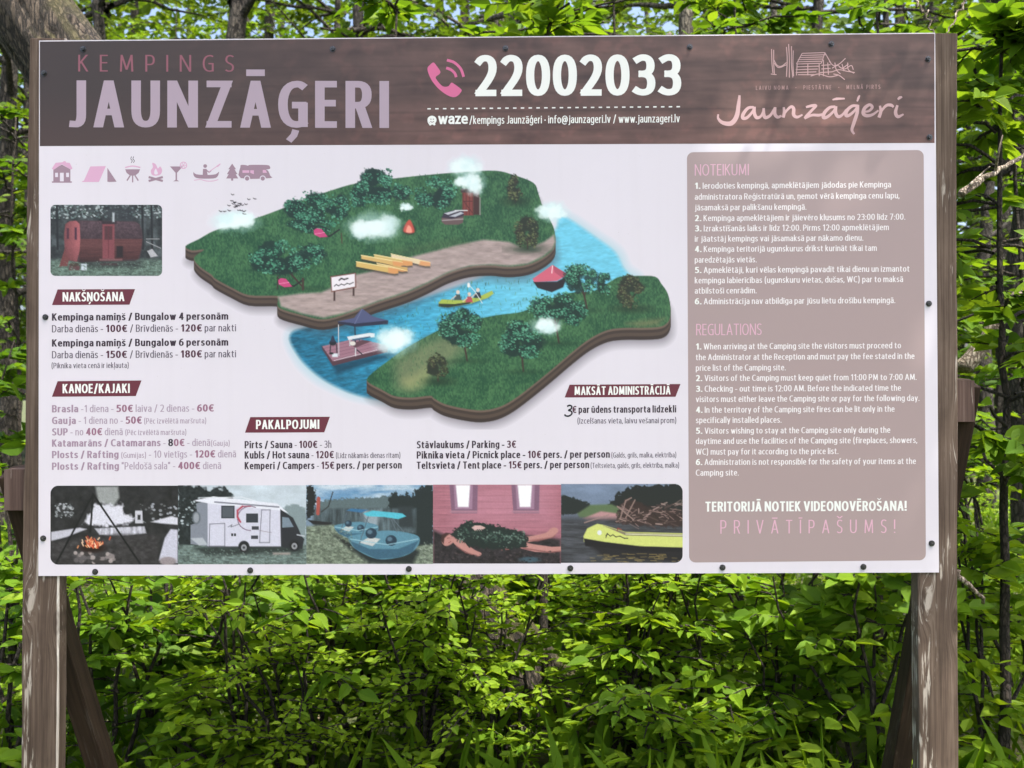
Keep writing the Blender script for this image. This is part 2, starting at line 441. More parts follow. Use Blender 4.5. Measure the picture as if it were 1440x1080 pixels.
for ln in '''A .42|M0 0 L.5 1|M1 0 L.5 1|M.2 .3 L.8 .3
B .34|M0 0 L0 1|M0 1 L.5 1 C.85 1 .93 .9 .93 .77 C.93 .6 .8 .53 .5 .53 L0 .53|M0 .53 L.5 .53 C.85 .53 1 .42 1 .27 C1 .1 .85 0 .5 0 L0 0
C .36|M1 .96 C.9 .99 .8 1 .7 1 C.2 1 0 .78 0 .5 C0 .2 .22 0 .7 0 C.8 0 .92 .02 1 .04
D .40|M0 0 L0 1|M0 1 L.35 1 C.8 1 1 .8 1 .5 C1 .2 .8 0 .35 0 L0 0
E .27|M0 0 L0 1|M0 1 L1 1|M0 .53 L.92 .53|M0 0 L1 0
F .27|M0 0 L0 1|M0 1 L1 1|M0 .5 L.92 .5
G .40|M.96 .96 C.88 .99 .8 1 .7 1 C.22 1 0 .78 0 .5 C0 .2 .22 0 .66 0 C.8 0 .92 .02 1 .05|M1 .02 L1 .46|M.62 .48 L1 .48
H .40|M0 0 L0 1|M1 0 L1 1|M0 .53 L1 .53
I 0|M0 0 L0 1
J .17|M1 1 L1 .25 C1 .02 .65 -.02 0 0
K .36|M0 0 L0 1|M.02 .5 L.95 1|M.22 .58 L1 0
L .26|M0 0 L0 1|M0 0 L1 0
M .55|M.04 0 L.1 1|M.1 1 L.5 .12|M.9 1 L.5 .12|M.96 0 L.9 1
N .42|M0 0 L0 1|M1 0 L1 1|M0 1 L1 0
O .46|M.5 0 C.16 0 0 .22 0 .5 C0 .78 .16 1 .5 1 C.84 1 1 .78 1 .5 C1 .22 .84 0 .5 0 Z
P .33|M0 0 L0 1|M0 1 L.45 1 C.82 1 1 .9 1 .71 C1 .5 .82 .42 .45 .42 L0 .42
R .34|M0 0 L0 1|M0 1 L.45 1 C.82 1 .97 .9 .97 .74 C.97 .56 .8 .48 .45 .48 L0 .48|M.5 .46 L1 0
S .30|M.95 .95 C.82 .99 .7 1 .55 1 C.2 1 .02 .9 .02 .75 C.02 .6 .2 .56 .5 .5 C.8 .44 1 .38 1 .25 C1 .08 .8 0 .45 0 C.28 0 .14 .02 .02 .06
T .36|M0 1 L1 1|M.5 0 L.5 1
U .38|M0 1 L0 .35 C0 .1 .18 0 .5 0 C.82 0 1 .1 1 .35 L1 1
V .42|M0 1 L.5 0|M1 1 L.5 0
W .66|M0 1 L.25 0|M.5 .95 L.25 0|M.5 .95 L.75 0|M1 1 L.75 0
Z .36|M0 1 L1 1|M1 1 L0 0|M0 0 L1 0
a .27|M1 0 L1 .44 C1 .64 .82 .7 .52 .7 C.34 .7 .2 .67 .08 .63|M1 .42 C.45 .43 0 .4 0 .19 C0 .06 .15 0 .4 0 C.7 0 .95 .08 1 .24
b .31|M0 0 L0 1.04|M0 .48 C.1 .63 .3 .7 .52 .7 C.88 .7 1 .55 1 .36 C1 .12 .82 0 .5 0 C.3 0 .1 .05 0 .2
c .24|M1 .67 C.88 .69 .8 .7 .7 .7 C.2 .7 0 .55 0 .35 C0 .13 .2 0 .7 0 C.8 0 .92 .01 1 .03
d .31|M1 0 L1 1.04|M1 .48 C.9 .63 .7 .7 .48 .7 C.12 .7 0 .55 0 .34 C0 .12 .18 0 .5 0 C.7 0 .9 .05 1 .2
e .29|M0 .36 L1 .36|M1 .36 C1 .58 .85 .7 .52 .7 C.18 .7 0 .55 0 .34 C0 .1 .2 0 .58 0 C.72 0 .85 .01 .96 .04
f .2|M.35 0 L.35 .8 C.35 .98 .55 1.05 1 1.03|M0 .66 L.9 .66
g .31|M1 .7 L1 .02 C1 -.2 .8 -.27 .45 -.27 C.3 -.27 .18 -.25 .06 -.22|M1 .48 C.9 .63 .7 .7 .48 .7 C.12 .7 0 .55 0 .36 C0 .14 .18 .02 .46 .02 C.7 .02 .9 .08 1 .22
h .29|M0 0 L0 1.04|M0 .46 C.1 .62 .3 .7 .52 .7 C.9 .7 1 .6 1 .44 L1 0
i 0|M0 0 L0 .7|M0 .94 L0 .945
j .1|M1 .7 L1 -.02 C1 -.2 .7 -.27 0 -.26|M1 .94 L1 .945
k .27|M0 0 L0 1.04|M.03 .34 L.92 .7|M.25 .42 L1 0
l 0|M0 0 L0 1.04
m .54|M0 0 L0 .7|M0 .48 C.06 .62 .15 .7 .27 .7 C.45 .7 .5 .6 .5 .44 L.5 0|M.5 .48 C.56 .62 .65 .7 .77 .7 C.95 .7 1 .6 1 .44 L1 0
n .29|M0 0 L0 .7|M0 .46 C.1 .62 .3 .7 .52 .7 C.9 .7 1 .6 1 .44 L1 0
o .32|M.5 0 C.16 0 0 .14 0 .35 C0 .56 .16 .7 .5 .7 C.84 .7 1 .56 1 .35 C1 .14 .84 0 .5 0 Z
p .31|M0 .7 L0 -.27|M0 .48 C.1 .63 .3 .7 .52 .7 C.88 .7 1 .55 1 .36 C1 .12 .82 0 .5 0 C.3 0 .1 .05 0 .2
q .31|M1 .7 L1 -.27|M1 .48 C.9 .63 .7 .7 .48 .7 C.12 .7 0 .55 0 .34 C0 .12 .18 0 .5 0 C.7 0 .9 .05 1 .2
r .15|M0 0 L0 .7|M0 .4 C.1 .6 .4 .72 1 .69
s .23|M.92 .66 C.8 .69 .7 .7 .55 .7 C.25 .7 .04 .64 .04 .52 C.04 .4 .25 .39 .5 .35 C.8 .3 1 .28 1 .17 C1 .06 .8 0 .45 0 C.3 0 .15 .01 .02 .05
t .2|M.35 .88 L.35 .2 C.35 .02 .55 -.02 .95 .01|M0 .68 L.95 .68
u .29|M0 .7 L0 .26 C0 .08 .12 0 .45 0 C.7 0 .9 .08 1 .24|M1 0 L1 .7
v .31|M0 .7 L.5 0|M1 .7 L.5 0
w .5|M0 .7 L.27 0|M.5 .66 L.27 0|M.5 .66 L.73 0|M1 .7 L.73 0
y .31|M0 .7 L.52 0|M1 .7 L.3 -.27
z .26|M0 .7 L1 .7|M1 .7 L0 0|M0 0 L1 0
0 .34|M.5 0 C.14 0 0 .22 0 .5 C0 .78 .14 1 .5 1 C.86 1 1 .78 1 .5 C1 .22 .86 0 .5 0 Z
1 .2|M.8 0 L.8 1|M.8 1 L0 .82
2 .32|M.03 .9 C.15 .97 .3 1 .45 1 C.78 1 .95 .9 .95 .72 C.95 .5 .6 .32 .04 0|M0 0 L1 0
3 .32|M.05 .94 C.2 .98 .32 1 .45 1 C.78 1 .95 .92 .95 .76 C.95 .6 .75 .53 .35 .53|M.35 .53 C.8 .53 1 .43 1 .27 C1 .08 .8 0 .45 0 C.28 0 .14 .02 0 .06
4 .36|M.78 0 L.78 1|M.78 1 L0 .28|M0 .26 L1.05 .26
5 .32|M.95 1 L.16 1|M.16 1 L.1 .58|M.1 .58 C.75 .64 1 .52 1 .32 C1 .1 .75 0 .42 0 C.26 0 .12 .02 0 .05
6 .34|M.88 1 C.4 .99 0 .8 0 .35|M.5 0 C.82 0 1 .13 1 .32 C1 .5 .82 .6 .52 .6 C.2 .6 0 .5 0 .32 C0 .13 .2 0 .5 0 Z
7 .34|M0 1 L1 1|M1 1 L.3 0
8 .34|M.5 .53 C.16 .55 .05 .66 .05 .77 C.05 .92 .2 1 .5 1 C.8 1 .95 .92 .95 .77 C.95 .66 .84 .55 .5 .53 Z|M.5 .53 C.12 .5 0 .38 0 .25 C0 .08 .2 0 .5 0 C.8 0 1 .08 1 .25 C1 .38 .88 .5 .5 .53 Z
9 .34|M.12 0 C.6 .01 1 .2 1 .65|M.5 1 C.18 1 0 .87 0 .68 C0 .5 .18 .4 .48 .4 C.8 .4 1 .5 1 .68 C1 .87 .82 1 .5 1 Z
. 0|M0 0 L0 .01
, 0|M.0 .04 L-.05 -.12
: 0|M0 0 L0 .01|M0 .58 L0 .59
- .18|M0 .34 L1 .34
/ .26|M0 -.1 L1 1.04
( .12|M1 1.1 C0 .85 0 .1 1 -.2
) .12|M0 1.1 C1 .85 1 .1 0 -.2
! 0|M0 .32 L0 1|M0 0 L0 .01
\u20ac .38|M1 .96 C.9 .99 .85 1 .75 1 C.3 1 .14 .78 .14 .5 C.14 .2 .3 0 .75 0 C.85 0 .92 .02 1 .04|M0 .6 L.8 .6|M0 .4 L.75 .4
\u201c .14|M0 .8 L.1 1.02|M.9 .8 L1 1.02
\u201d .14|M.1 1.02 L0 .8|M1 1.02 L.9 .8
\u2022 .06|M0 .38 L1 .38|M0 .42 L1 .42
\u00b7 0|M0 .45 L0 .46
@ .62|M.72 .66 C.45 .72 .25 .55 .27 .32 C.3 .08 .6 .1 .68 .4|M.72 .66 L.67 .2 C.7 .02 1 .1 1 .45 C1 .8 .8 .95 .55 .95 C.2 .95 0 .65 0 .35 C0 0 .2 -.18 .5 -.18 C.62 -.18 .7 -.16 .78 -.12'''.split('\n'):
    parts = ln.split('|')
    ch, w = parts[0].split(' ')
    G(ch, float(w), parts[1:])
DIA = {'\u0100': ('A', 'm'), '\u0101': ('a', 'm'), '\u0112': ('E', 'm'), '\u0113': ('e', 'm'), '\u012a': ('I', 'm'), '\u012b': ('\u0131', 'm'), '\u016a': ('U', 'm'), '\u016b': ('u', 'm'),
       '\u0160': ('S', 'v'), '\u0161': ('s', 'v'), '\u010d': ('c', 'v'), '\u017e': ('z', 'v'), '\u0122': ('G', ','), '\u0123': ('g', "'"), '\u0137': ('k', ','), '\u013c': ('l', ','), '\u0146': ('n', ','), '\u0145': ('N', ',')}
GL['\u0131'] = (0, ['M0 0 L0 .7'])


def parse(p):
    """path text -> list of points, closed flag"""
    import re
    tk = re.findall(r'[MLCZ]|-?\d*\.?\d+', p)
    pts, i, closed, cmd = [], 0, False, None
    while i < len(tk):
        if tk[i] in 'MLCZ':
            cmd = tk[i]; i += 1
            if cmd == 'Z': closed = True
            continue
        if cmd in 'ML':
            pts.append((float(tk[i]), float(tk[i + 1]))); i += 2
        else:
            a = pts[-1]; b, c, d = [(float(tk[i + k]), float(tk[i + k + 1])) for k in (0, 2, 4)]; i += 6
            for t in np.linspace(0, 1, 8)[1:]:
                u = 1 - t
                pts.append(tuple(u**3 * a[k] + 3 * u * u * t * b[k] + 3 * u * t * t * c[k] + t**3 * d[k] for k in (0, 1)))
    if closed: pts = pts[:-1]
    return np.array(pts), closed


_pc = {}
WT = {'l': (.085, .075), 'r': (.122, .1), 'b': (.20, .15), 'h': (.195, .14), 'd': (.215, .155), 'z': (.2, .17)}
GWS = {'b': 1.08, 'h': 1.03, 'd': 1.22, 'z': 1.55}


def strip(P, closed, w, t):
    """outline of a stroke drawn with a pen w wide and t high: (left, right) rows"""
    n = len(P)
    if n == 2 and not closed and abs(P[1, 1] - P[0, 1]) > .45 * abs(P[1, 0] - P[0, 0]):
        d = P[1] - P[0]
        up = 1 if d[1] > 0 else -1
        a = P[0] - np.array([0, up * t / 2])
        b = P[1] + np.array([0, up * t / 2])
        d = b - a
        L = math.hypot(d[0], d[1])
        hw = .5 * math.hypot(w * d[1] / L, t * d[0] / L) * L / abs(d[1])
        o = np.array([hw * up, 0])
        return np.array([a - o, b - o]), np.array([a + o, b + o])
    if closed:
        D0 = P - np.roll(P, 1, 0); D1 = np.roll(P, -1, 0) - P
    else:
        D = np.diff(P, axis=0)
        D0 = np.vstack([D[:1], D]); D1 = np.vstack([D, D[-1:]])
    D0 = D0 / (np.linalg.norm(D0, axis=1)[:, None] + 1e-9); D1 = D1 / (np.linalg.norm(D1, axis=1)[:, None] + 1e-9)
    T = D0 + D1; T /= np.linalg.norm(T, axis=1)[:, None] + 1e-9
    Nn = np.stack([-T[:, 1], T[:, 0]], 1)
    c = np.clip((T * D1).sum(1), .6, 1)
    off = Nn * np.array([w / 2, t / 2]) / c[:, None]
    Q = P.copy()
    if not closed:
        Q[0] = P[0] - D1[0] * t / 2; Q[-1] = P[-1] + D0[-1] * t / 2
    return Q + off, Q - off


def glyph(ch, wt):
    k = (ch, wt)
    if k in _pc: return _pc[k]
    w, t = WT[wt]
    mark = None
    base = ch
    if ch in DIA: base, mark = DIA[ch]
    gw, paths = GL[base]
    gw = gw * GWS.get(wt, 1.0)
    out = []
    for p in paths:
        P, cl = parse(p)
        P = np.stack([P[:, 0] * gw if gw else P[:, 0], t / 2 + P[:, 1] * (1 - t)], 1)
        if base in '.:!ij\u00b7' and len(P) == 2 and abs(P[1, 1] - P[0, 1]) < .03:
            tt = min(w * 1.02, .165)
            c = P.mean(0) + np.array([0, (tt - t) / 2 if c_low(P) else 0])
            if base in 'ij': c[1] = .7 + .3 * t + .085 + tt / 2
            out.append((np.array([c + (-w * .54, -tt / 2), c + (-w * .54, tt / 2)]), np.array([c + (w * .54, -tt / 2), c + (w * .54, tt / 2)]), False))
            continue
        a, b = strip(P, cl, w, t)
        for q in (a, b):
            if base in 'NMZzKkBDPRbphkL24': q[:, 0] = np.maximum(q[:, 0], -w / 2)
            if base in 'NMZz2': q[:, 0] = np.minimum(q[:, 0], gw + w / 2)
            if base.isupper() or base.isdigit(): q[:, 1] = np.clip(q[:, 1], 0, 1)
        out.append((a, b, cl))
    if mark:
        up = base.isupper()
        cx = gw / 2
        if mark == 'm':
            y0, hw = (1.1, .19) if up else (.82, .15)
            hw = min(hw, .13) if base in 'I\u0131' else hw
            th = t * (1.0 if up else .9)
            out.append((np.array([[cx - hw, y0 + th], [cx + hw, y0 + th]]), np.array([[cx - hw, y0], [cx + hw, y0]]), False))
        elif mark == 'v':
            y0 = 1.1 if up else .8
            for s in (-1, 1):
                a = np.array([[cx + s * .17 - .055, y0 + .17], [cx - .055, y0]]); b = np.array([[cx + s * .17 + .055, y0 + .17], [cx + .055, y0]])
                out.append((a, b, False))
        else:
            if mark == ',':
                q = [(cx + .04, -.1), (cx + .02, -.16), (cx - .05, -.24)]
            else:
                q = [(cx - .03, .8), (cx - .01, .9), (cx + .05, 1.0)]
            a, b = strip(np.array(q), False, w * .75, t * .8)
            out.append((a, b, False))
    _pc[k] = (gw, out)
    return _pc[k]


def c_low(P): return P[:, 1].mean() < .3


class Text:
    """collects lettering in photo-pixel coordinates, builds one printed mesh"""
    def __init__(s, h=0.0002):
        s.V, s.F, s.M, s.n, s.H = [], [], [], 0, []
        s.mats, s.h, s.k = [], h, 0

    def mi(s, c):
        m = ink(c)
        if m not in s.mats: s.mats.append(m)
        return s.mats.index(m)

    def quadstrip(s, a, b, closed, c, dz):
        n = len(a)
        s.V.append(np.concatenate([a, b])); s.H.append(np.tile(s.h + dz + 1.1e-5 * np.arange(n) / n, 2))
        i = np.arange(n if closed else n - 1); j = (i + 1) % n
        s.F.append(np.stack([i, j, n + j, n + i], 1) + s.n)
        s.M.append(np.full(len(i), s.mi(c))); s.n += 2 * n

    def line(s, x0, x1, y, cap, runs, spacing=0.0, slope=None, sb=.045):
        """runs: (text, weight, rel size, colour); the line is fitted to x0..x1"""
        pos, cx = [], 0.0
        for txt, wt, sz, c in runs:
            w, t = WT[wt]
            for ch in txt:
                if ch == ' ':
                    cx += (.21 + spacing) * sz; continue
                if ch == '\u00a0':
                    cx += .1; continue
                gw, st = glyph(ch, wt)
                pos.append((cx + (sb + w / 2) * sz, st, sz, c))
                cx += (gw + w + 2 * sb + spacing) * sz
        xs = [p[0] + q[:, 0].min() * p[2] for p in pos for st in p[1] for q in st[:2]]
        xe = [p[0] + q[:, 0].max() * p[2] for p in pos for st in p[1] for q in st[:2]]
        a, b = min(xs), max(xe)
        kx = (x1 - x0) / (b - a)
        if slope is None: slope = -(11 - 6 * (y - 57) / 750) / 1262
        for gx, st, sz, c in pos:
            for n, (p, q, cl) in enumerate(st):
                o = []
                for r in (p, q):
                    X = x0 + (gx + r[:, 0] * sz - a) * kx
                    o.append(np.stack([X, y - r[:, 1] * sz * cap + slope * (X - x0)], 1))
                s.quadstrip(o[0], o[1], cl, c, n * 1.6e-5)

    def poly(s, P, c, dz=0.0):
        P = np.asarray(P, float)
        s.V.append(P); s.H.append(np.full(len(P), s.h + dz))
        s.F.append(np.arange(len(P))[None] + s.n); s.M.append(np.array([s.mi(c)])); s.n += len(P)

    def stroke(s, P, w, c, dz=0.0, smooth=True, closed=False):
        P = np.asarray(P, float)
        w = np.asarray(w, float)
        if smooth and len(P) > 2:
            P, w = catmull(P, w, 5, closed)
        D = np.gradient(P, axis=0)
        if closed: D = np.roll(P, -1, 0) - np.roll(P, 1, 0)
        D /= np.linalg.norm(D, axis=1)[:, None] + 1e-9
        o = np.stack([-D[:, 1], D[:, 0]], 1) * (np.broadcast_to(w, (len(P),)) / 2)[:, None]
        s.quadstrip(P + o, P - o, closed, c, dz)

    def disc(s, x, y, rx, c, ry=None, dz=0.0, n=28):
        a = np.linspace(0, 2 * np.pi, n, endpoint=False)
        s.poly(np.stack([x + rx * np.cos(a), y + (ry or rx) * np.sin(a)], 1), c, dz)

    def build(s, name, parent, label=None):
        P = np.concatenate(s.V)
        # every face turned to the front
        F = []
        for f in s.F:
            A = P[f]
            ar = (A[:, :, 0] * np.roll(A[:, :, 1], -1, 1) - np.roll(A[:, :, 0], -1, 1) * A[:, :, 1]).sum(1)
            g = f.copy(); m = ar > 0
            g[m] = g[m][:, ::-1]
            F.append(g)
        o = mesh_np(name, ats(P, np.concatenate(s.H)), F, s.mats, parent, False, np.concatenate(s.M))
        if label: o['label'] = label
        return o


def catmull(P, w=None, k=5, closed=False):
    n = len(P)
    W = None if w is None else np.broadcast_to(np.asarray(w, float), (n,))
    if closed:
        Q = np.vstack([P[-1:], P, P[:2]]); WW = None if W is None else np.concatenate([W[-1:], W, W[:2]]); m = n
    else:
        Q = np.vstack([2 * P[:1] - P[1:2], P, 2 * P[-1:] - P[-2:-1]]); WW = None if W is None else np.concatenate([W[:1], W, W[-1:]]); m = n - 1
    out, wo = [], []
    for i in range(m):
        p0, p1, p2, p3 = Q[i:i + 4]
        for t in np.arange(k) / k:
            out.append(.5 * (2 * p1 + (p2 - p0) * t + (2 * p0 - 5 * p1 + 4 * p2 - p3) * t * t + (3 * p1 - p0 - 3 * p2 + p3) * t**3))
            if WW is not None: wo.append(WW[i + 1] * (1 - t) + WW[i + 2] * t)
    if not closed:
        out.append(P[-1])
        if WW is not None: wo.append(W[-1])
    return np.array(out), (np.array(wo) if WW is not None else None)


def rrect(x0, y0, x1, y1, r, n=6, corners=None):
    P = []
    for k, (cx, cy, a0) in enumerate([(x0 + r, y0 + r, 180), (x1 - r, y0 + r, 270), (x1 - r, y1 - r, 0), (x0 + r, y1 - r, 90)]):
        for a in np.linspace(a0, a0 + 90, n): P.append((cx + r * math.cos(rad(a)), cy + r * math.sin(rad(a))))
    return np.array(P)


# ------------------------------------------------------------------ the notice board
PANEL_C = (224, 219, 229)
WHITE = (240, 243, 240)
sign = empty('information_sign', (0, 0.03, 0), 'large white and brown campsite information board with pictures and price lists on two wooden posts', 'sign')
corners = np.array([[55, 57], [1315, 46], [1320.5, 805], [54, 810]], float)
c3 = ats(corners, 0.0)
back = c3 + np.array([0, 0.005, 0])
pm = MB()
pm.add(np.vstack([c3, back]), [[0, 3, 2, 1], [4, 5, 6, 7], [0, 1, 5, 4], [1, 2, 6, 5], [2, 3, 7, 6], [3, 0, 4, 7]])
panel = pm.build('panel', mat_panel(PANEL_C), sign)


# posts, worn along the corners
def beam(name, a, b, wx, wy, mats, parent, bev=0.006, edge=None, twist=0.0):
    a, b = Vector(a), Vector(b)
    L = (b - a).length
    bm = bmesh.new()
    bmesh.ops.create_cube(bm, size=1)
    for v in bm.verts: v.co = Vector((v.co.x * wx, v.co.y * wy, v.co.z * L))
    es = [e for e in bm.edges]
    r = bmesh.ops.bevel(bm, geom=es, offset=bev, segments=2, affect='EDGES', profile=.6)
    bmesh.ops.subdivide_edges(bm, edges=[e for e in bm.edges if abs(e.verts[0].co.z - e.verts[1].co.z) > L * .5], cuts=40)
    rng = random.Random(len(name) + int(L * 100))
    for v in bm.verts:
        q = v.co.z * 3
        v.co.x += .0016 * math.sin(q * 2.1 + wx * 50) + rng.gauss(0, .0005)
        v.co.y += rng.gauss(0, .0004)
    for f in bm.faces:
        f.smooth = False
        c = f.calc_center_median()
        if edge and edge(c): f.material_index = 1
        if len(mats) > 2 and c.z > L * .499: f.material_index = 2
    me = bpy.data.meshes.new(name)
    bm.to_mesh(me); bm.free()
    for m in mats: me.materials.append(m)
    o = bpy.data.objects.new(name, me)
    COL.objects.link(o)
    o.parent = parent
    z = (b - a).normalized()
    y = Vector((0, 1, 0)); y = (y - z * y.dot(z)).normalized(); x = y.cross(z)
    m = Matrix((x, y, z)).transposed().to_4x4()
    m.translation = (a + b) / 2 - world_loc(parent)
    o.matrix_local = m @ Matrix.Rotation(twist, 4, 'Z')
    return o


def ground_hit(p, q, z=-0.3):
    p, q = Vector(p), Vector(q)
    return p + (q - p) * ((z - p.z) / (q.z - p.z))


YP = 0.006
PD = 0.048
lt, lb = at(66.5, 53, YP), at(54.5, 1080, YP)
rt, rb = at(1318, 46, YP), at(1320, 1080, YP)
off = Vector((0, PD / 2, 0))
for (t_, b_, ed, wd) in ((lt, lb, lambda c: c.x > .043 and c.y < -.012, .1035), (rt, rb, lambda c: c.x < -.05 and abs(c.y) < .0, .1095)):
    t_, b_ = Vector(t_), Vector(b_)
    beam('post', ground_hit(t_, b_) + off, t_ + off, wd, PD, [POSTWOOD, POSTWHITE], sign, 0.005, ed)
# struts that lean from the back of the posts to the ground behind
for (ex, ey, bx, yb) in ((19, 662, 143, 0.36), (1357, 537, 1259, 0.40)):
    a = Vector(at(ex, ey, 0.085)); b = Vector(at(bx, 1080, yb))
    g = ground_hit(a, b)
    br = beam('strut', g, a, .056, .105, [BRACEWOOD, BRACEWOOD, BRACEWOOD], sign, 0.004, twist=0.15 if ex < 700 else -0.15)
    # the sawn head of the strut facing the front
    hd = MB()
    hd.box((Vector(at(ex, ey + 27, 0.03)) + Vector((0, .03, 0))), (.056, .055, .116))
    hd.build('strut_head', ENDWOOD, sign)

# screws
sc_px = [(117, 69), (468, 69), (711, 68), (970, 66), (1169, 62), (1305, 83), (1307, 193), (1306, 427), (1310, 764), (62, 103), (64, 446), (61, 757),
         (134, 804), (352, 802), (575, 800), (802, 799), (1016, 798), (1214, 797)]
bm = bmesh.new()
bmesh.ops.create_cone(bm, cap_ends=True, segments=20, radius1=.0082, radius2=.0082, depth=.002, matrix=Matrix.Translation((0, 0, .001)))
bmesh.ops.create_cone(bm, cap_ends=True, segments=6, radius1=.0066, radius2=.0056, depth=.005, matrix=Matrix.Translation((0, 0, .0045)))
bmesh.ops.create_uvsphere(bm, u_segments=10, v_segments=5, radius=.0024, matrix=Matrix.Translation((0, 0, .007)))
sm = bpy.data.meshes.new('screw')
bm.to_mesh(sm); bm.free()
sm.materials.append(SCREW)
for i, (x, y) in enumerate(sc_px):
    o = bpy.data.objects.new('screw', sm)
    COL.objects.link(o); o.parent = sign
    p = Vector(at(x, y, -0.0002)) - world_loc(sign)
    o.matrix_local = Matrix.Translation(p) @ Matrix.Rotation(rad(90), 4, 'X') @ Matrix.Rotation(i * 1.7, 4, 'Z')

# ---- rules box
T = Text(0.0001)
T.poly(rrect(966, 213, 1299, 790, 9) + np.where(rrect(966, 213, 1299, 790, 9)[:, :1] > 1100, [[0, -2]], [[0, 1]]) + np.where(rrect(966, 213, 1299, 790, 9)[:, 1:] > 500, [[3, 0]], [[0, 0]]), (169, 151, 151))
T.build('rules_box', panel)
PINK = (222, 176, 196)
W2 = (240, 236, 238)
T = Text()
T.line(977, 1053, 247, 16, [('NOTEIKUMI', 'l', 1, PINK)])
T.build('rules_heading', panel)
T = Text()
T.line(979, 1071, 471.5, 16, [('REGULATIONS', 'l', 1, PINK)])
T.build('rules_heading', panel)
T = Text()
LV = [(265.5, 1253, '1.', 'Ierodoties kempingā, apmeklētājiem jādodas pie Kempinga'), (281, 1265, '', 'administratora Reģistratūrā un, ņemot vērā kempinga cenu lapu,'),
      (296, 1134, '', 'jāsamaksā par palikšanu kempingā.'), (311, 1273, '2.', 'Kempinga apmeklētājiem ir jāievēro klusums no 23:00 līdz 7:00.'),
      (325.5, 1250, '3.', 'Izrakstīšanās laiks ir līdz 12:00. Pirms 12:00 apmeklētājiem'), (340, 1214, '', 'ir jāatstāj kempings vai jāsamaksā par nākamo dienu.'),
      (354.5, 1233, '4.', 'Kempinga teritorijā ugunskurus drīkst kurināt tikai tam'), (369.5, 1064, '', 'paredzētajās vietās.'),
      (384, 1279, '5.', 'Apmeklētāji, kuri vēlas kempingā pavadīt tikai dienu un izmantot'), (398.5, 1270, '', 'kempinga labierīcības (ugunskuru vietas, dušas, WC) par to maksā'),
      (413, 1064, '', 'atbilstoši cenrādim.'), (428, 1259, '6.', 'Administrācija nav atbildīga par jūsu lietu drošību kempingā.')]
EN = [(491.5, 1267, '1.', 'When arriving at the Camping site the visitors must proceed to'), (506.5, 1286, '', 'the Administrator at the Reception and must pay the fee stated in the'),
      (521.5, 1105, '', 'price list of the Camping site.'), (536, 1289, '2.', 'Visitors of the Camping must keep quiet from 11:00 PM to 7:00 AM.'),
      (551, 1267, '3.', 'Checking - out time is 12:00 AM. Before the indicated time the'), (565.5, 1293, '', 'visitors must either leave the Camping site or pay for the following day.'),
      (580.5, 1258, '4.', 'In the territory of the Camping site fires can be lit only in the'), (595, 1099, '', 'specifically installed places.'),
      (610, 1252, '5.', 'Visitors wishing to stay at the Camping site only during the'), (624.5, 1290, '', 'daytime and use the facilities of the Camping site (fireplaces, showers,'),
      (639.5, 1179, '', 'WC) must pay for it according to the price list.'), (654, 1288, '6.', 'Administration is not responsible for the safety of your items at the'),
      (669, 1039, '', 'Camping site.')]
for k, L in enumerate((LV, EN)):
    for y, x1, num, s in L:
        x0 = 977 + k * 1.5
        runs = ([(num, 'b', 1, WHITE), (' ', 'r', 1, W2)] if num else []) + [(s, 'r', 1, W2)]
        T.line(x0, x1, y, 8.6, runs)
T.build('rules_text', panel)
T = Text()
T.line(992, 1275, 719.5, 14, [('TERITORIJĀ NOTIEK VIDEONOVĒROŠANA!', 'b', 1, WHITE)])
T.build('warning_text', panel)
T = Text()
T.line(1013, 1259, 750.5, 19, [('PRIVĀTĪPAŠUMS!', 'l', 1, PINK)], spacing=.42)
T.build('warning_text', panel)

# ---- ribbons and price lists
DK, DK2, MA = (62, 50, 62), (84, 48, 66), (98, 90, 104)
MV, MVB, MVD = (170, 154, 172), (163, 140, 160), (152, 108, 132)
for P, x0, x1, yb, s in (([(81, 407), (190, 406.5), (182, 428.5), (73, 429)], 88, 175, 424, 'NAKŠŅOŠANA'), ([(81, 536), (199, 535), (191, 557), (73, 558)], 88, 182.5, 553, 'KANOE/KAJAKI'),
                         ([(352, 586.5), (464, 586), (456, 608), (344.5, 608.5)], 360, 449, 603.5, 'PAKALPOJUMI'), ([(801, 541), (957, 540), (950, 558), (794, 559)], 808, 943, 555.5, 'MAKSĀT ADMINISTRĀCIJĀ')):
    T = Text(0.0001)
    T.poly(P, (106, 48, 62))
    T.h = 0.0002
    T.line(x0, x1, yb, 13 if len(s) < 15 else 12, [(s, 'b', 1, WHITE)])
    T.build('heading_ribbon', panel)


def lines(name, rows, cap=10.3):
    T = Text()
    for x0, x1, y, runs in rows: T.line(x0, x1, y, cap, runs)
    return T.build(name, panel)


b_, r_ = (lambda s, c=DK: (s, 'b', 1, c)), (lambda s, c=MA: (s, 'r', 1, c))
sm_ = lambda s, c=MA: (s, 'r', .76, c)
lines('price_text', [(73, 321, 451, [b_('Kempinga namiņš / Bungalow 4 personām')]),
                     (73, 332, 467.5, [r_('Darba dienās - '), b_('100€', DK2), r_(' / Brīvdienās - '), b_('120€', DK2), r_(' par nakti')]),
                     (73, 321, 487.5, [b_('Kempinga namiņš / Bungalow 6 personām')]),
                     (73, 332, 504, [r_('Darba dienās - '), b_('150€', DK2), r_(' / Brīvdienās - '), b_('180€', DK2), r_(' par nakti')]),
                     (72.5, 181, 518, [sm_('(Piknika vieta cenā ir iekļauta)')])])
bm_, rm_, dm_ = (lambda s: (s, 'b', 1, MVB)), (lambda s: (s, 'r', 1, MV)), (lambda s: (s, 'b', 1, MVD))
sv_ = lambda s: (s, 'r', .76, MV)
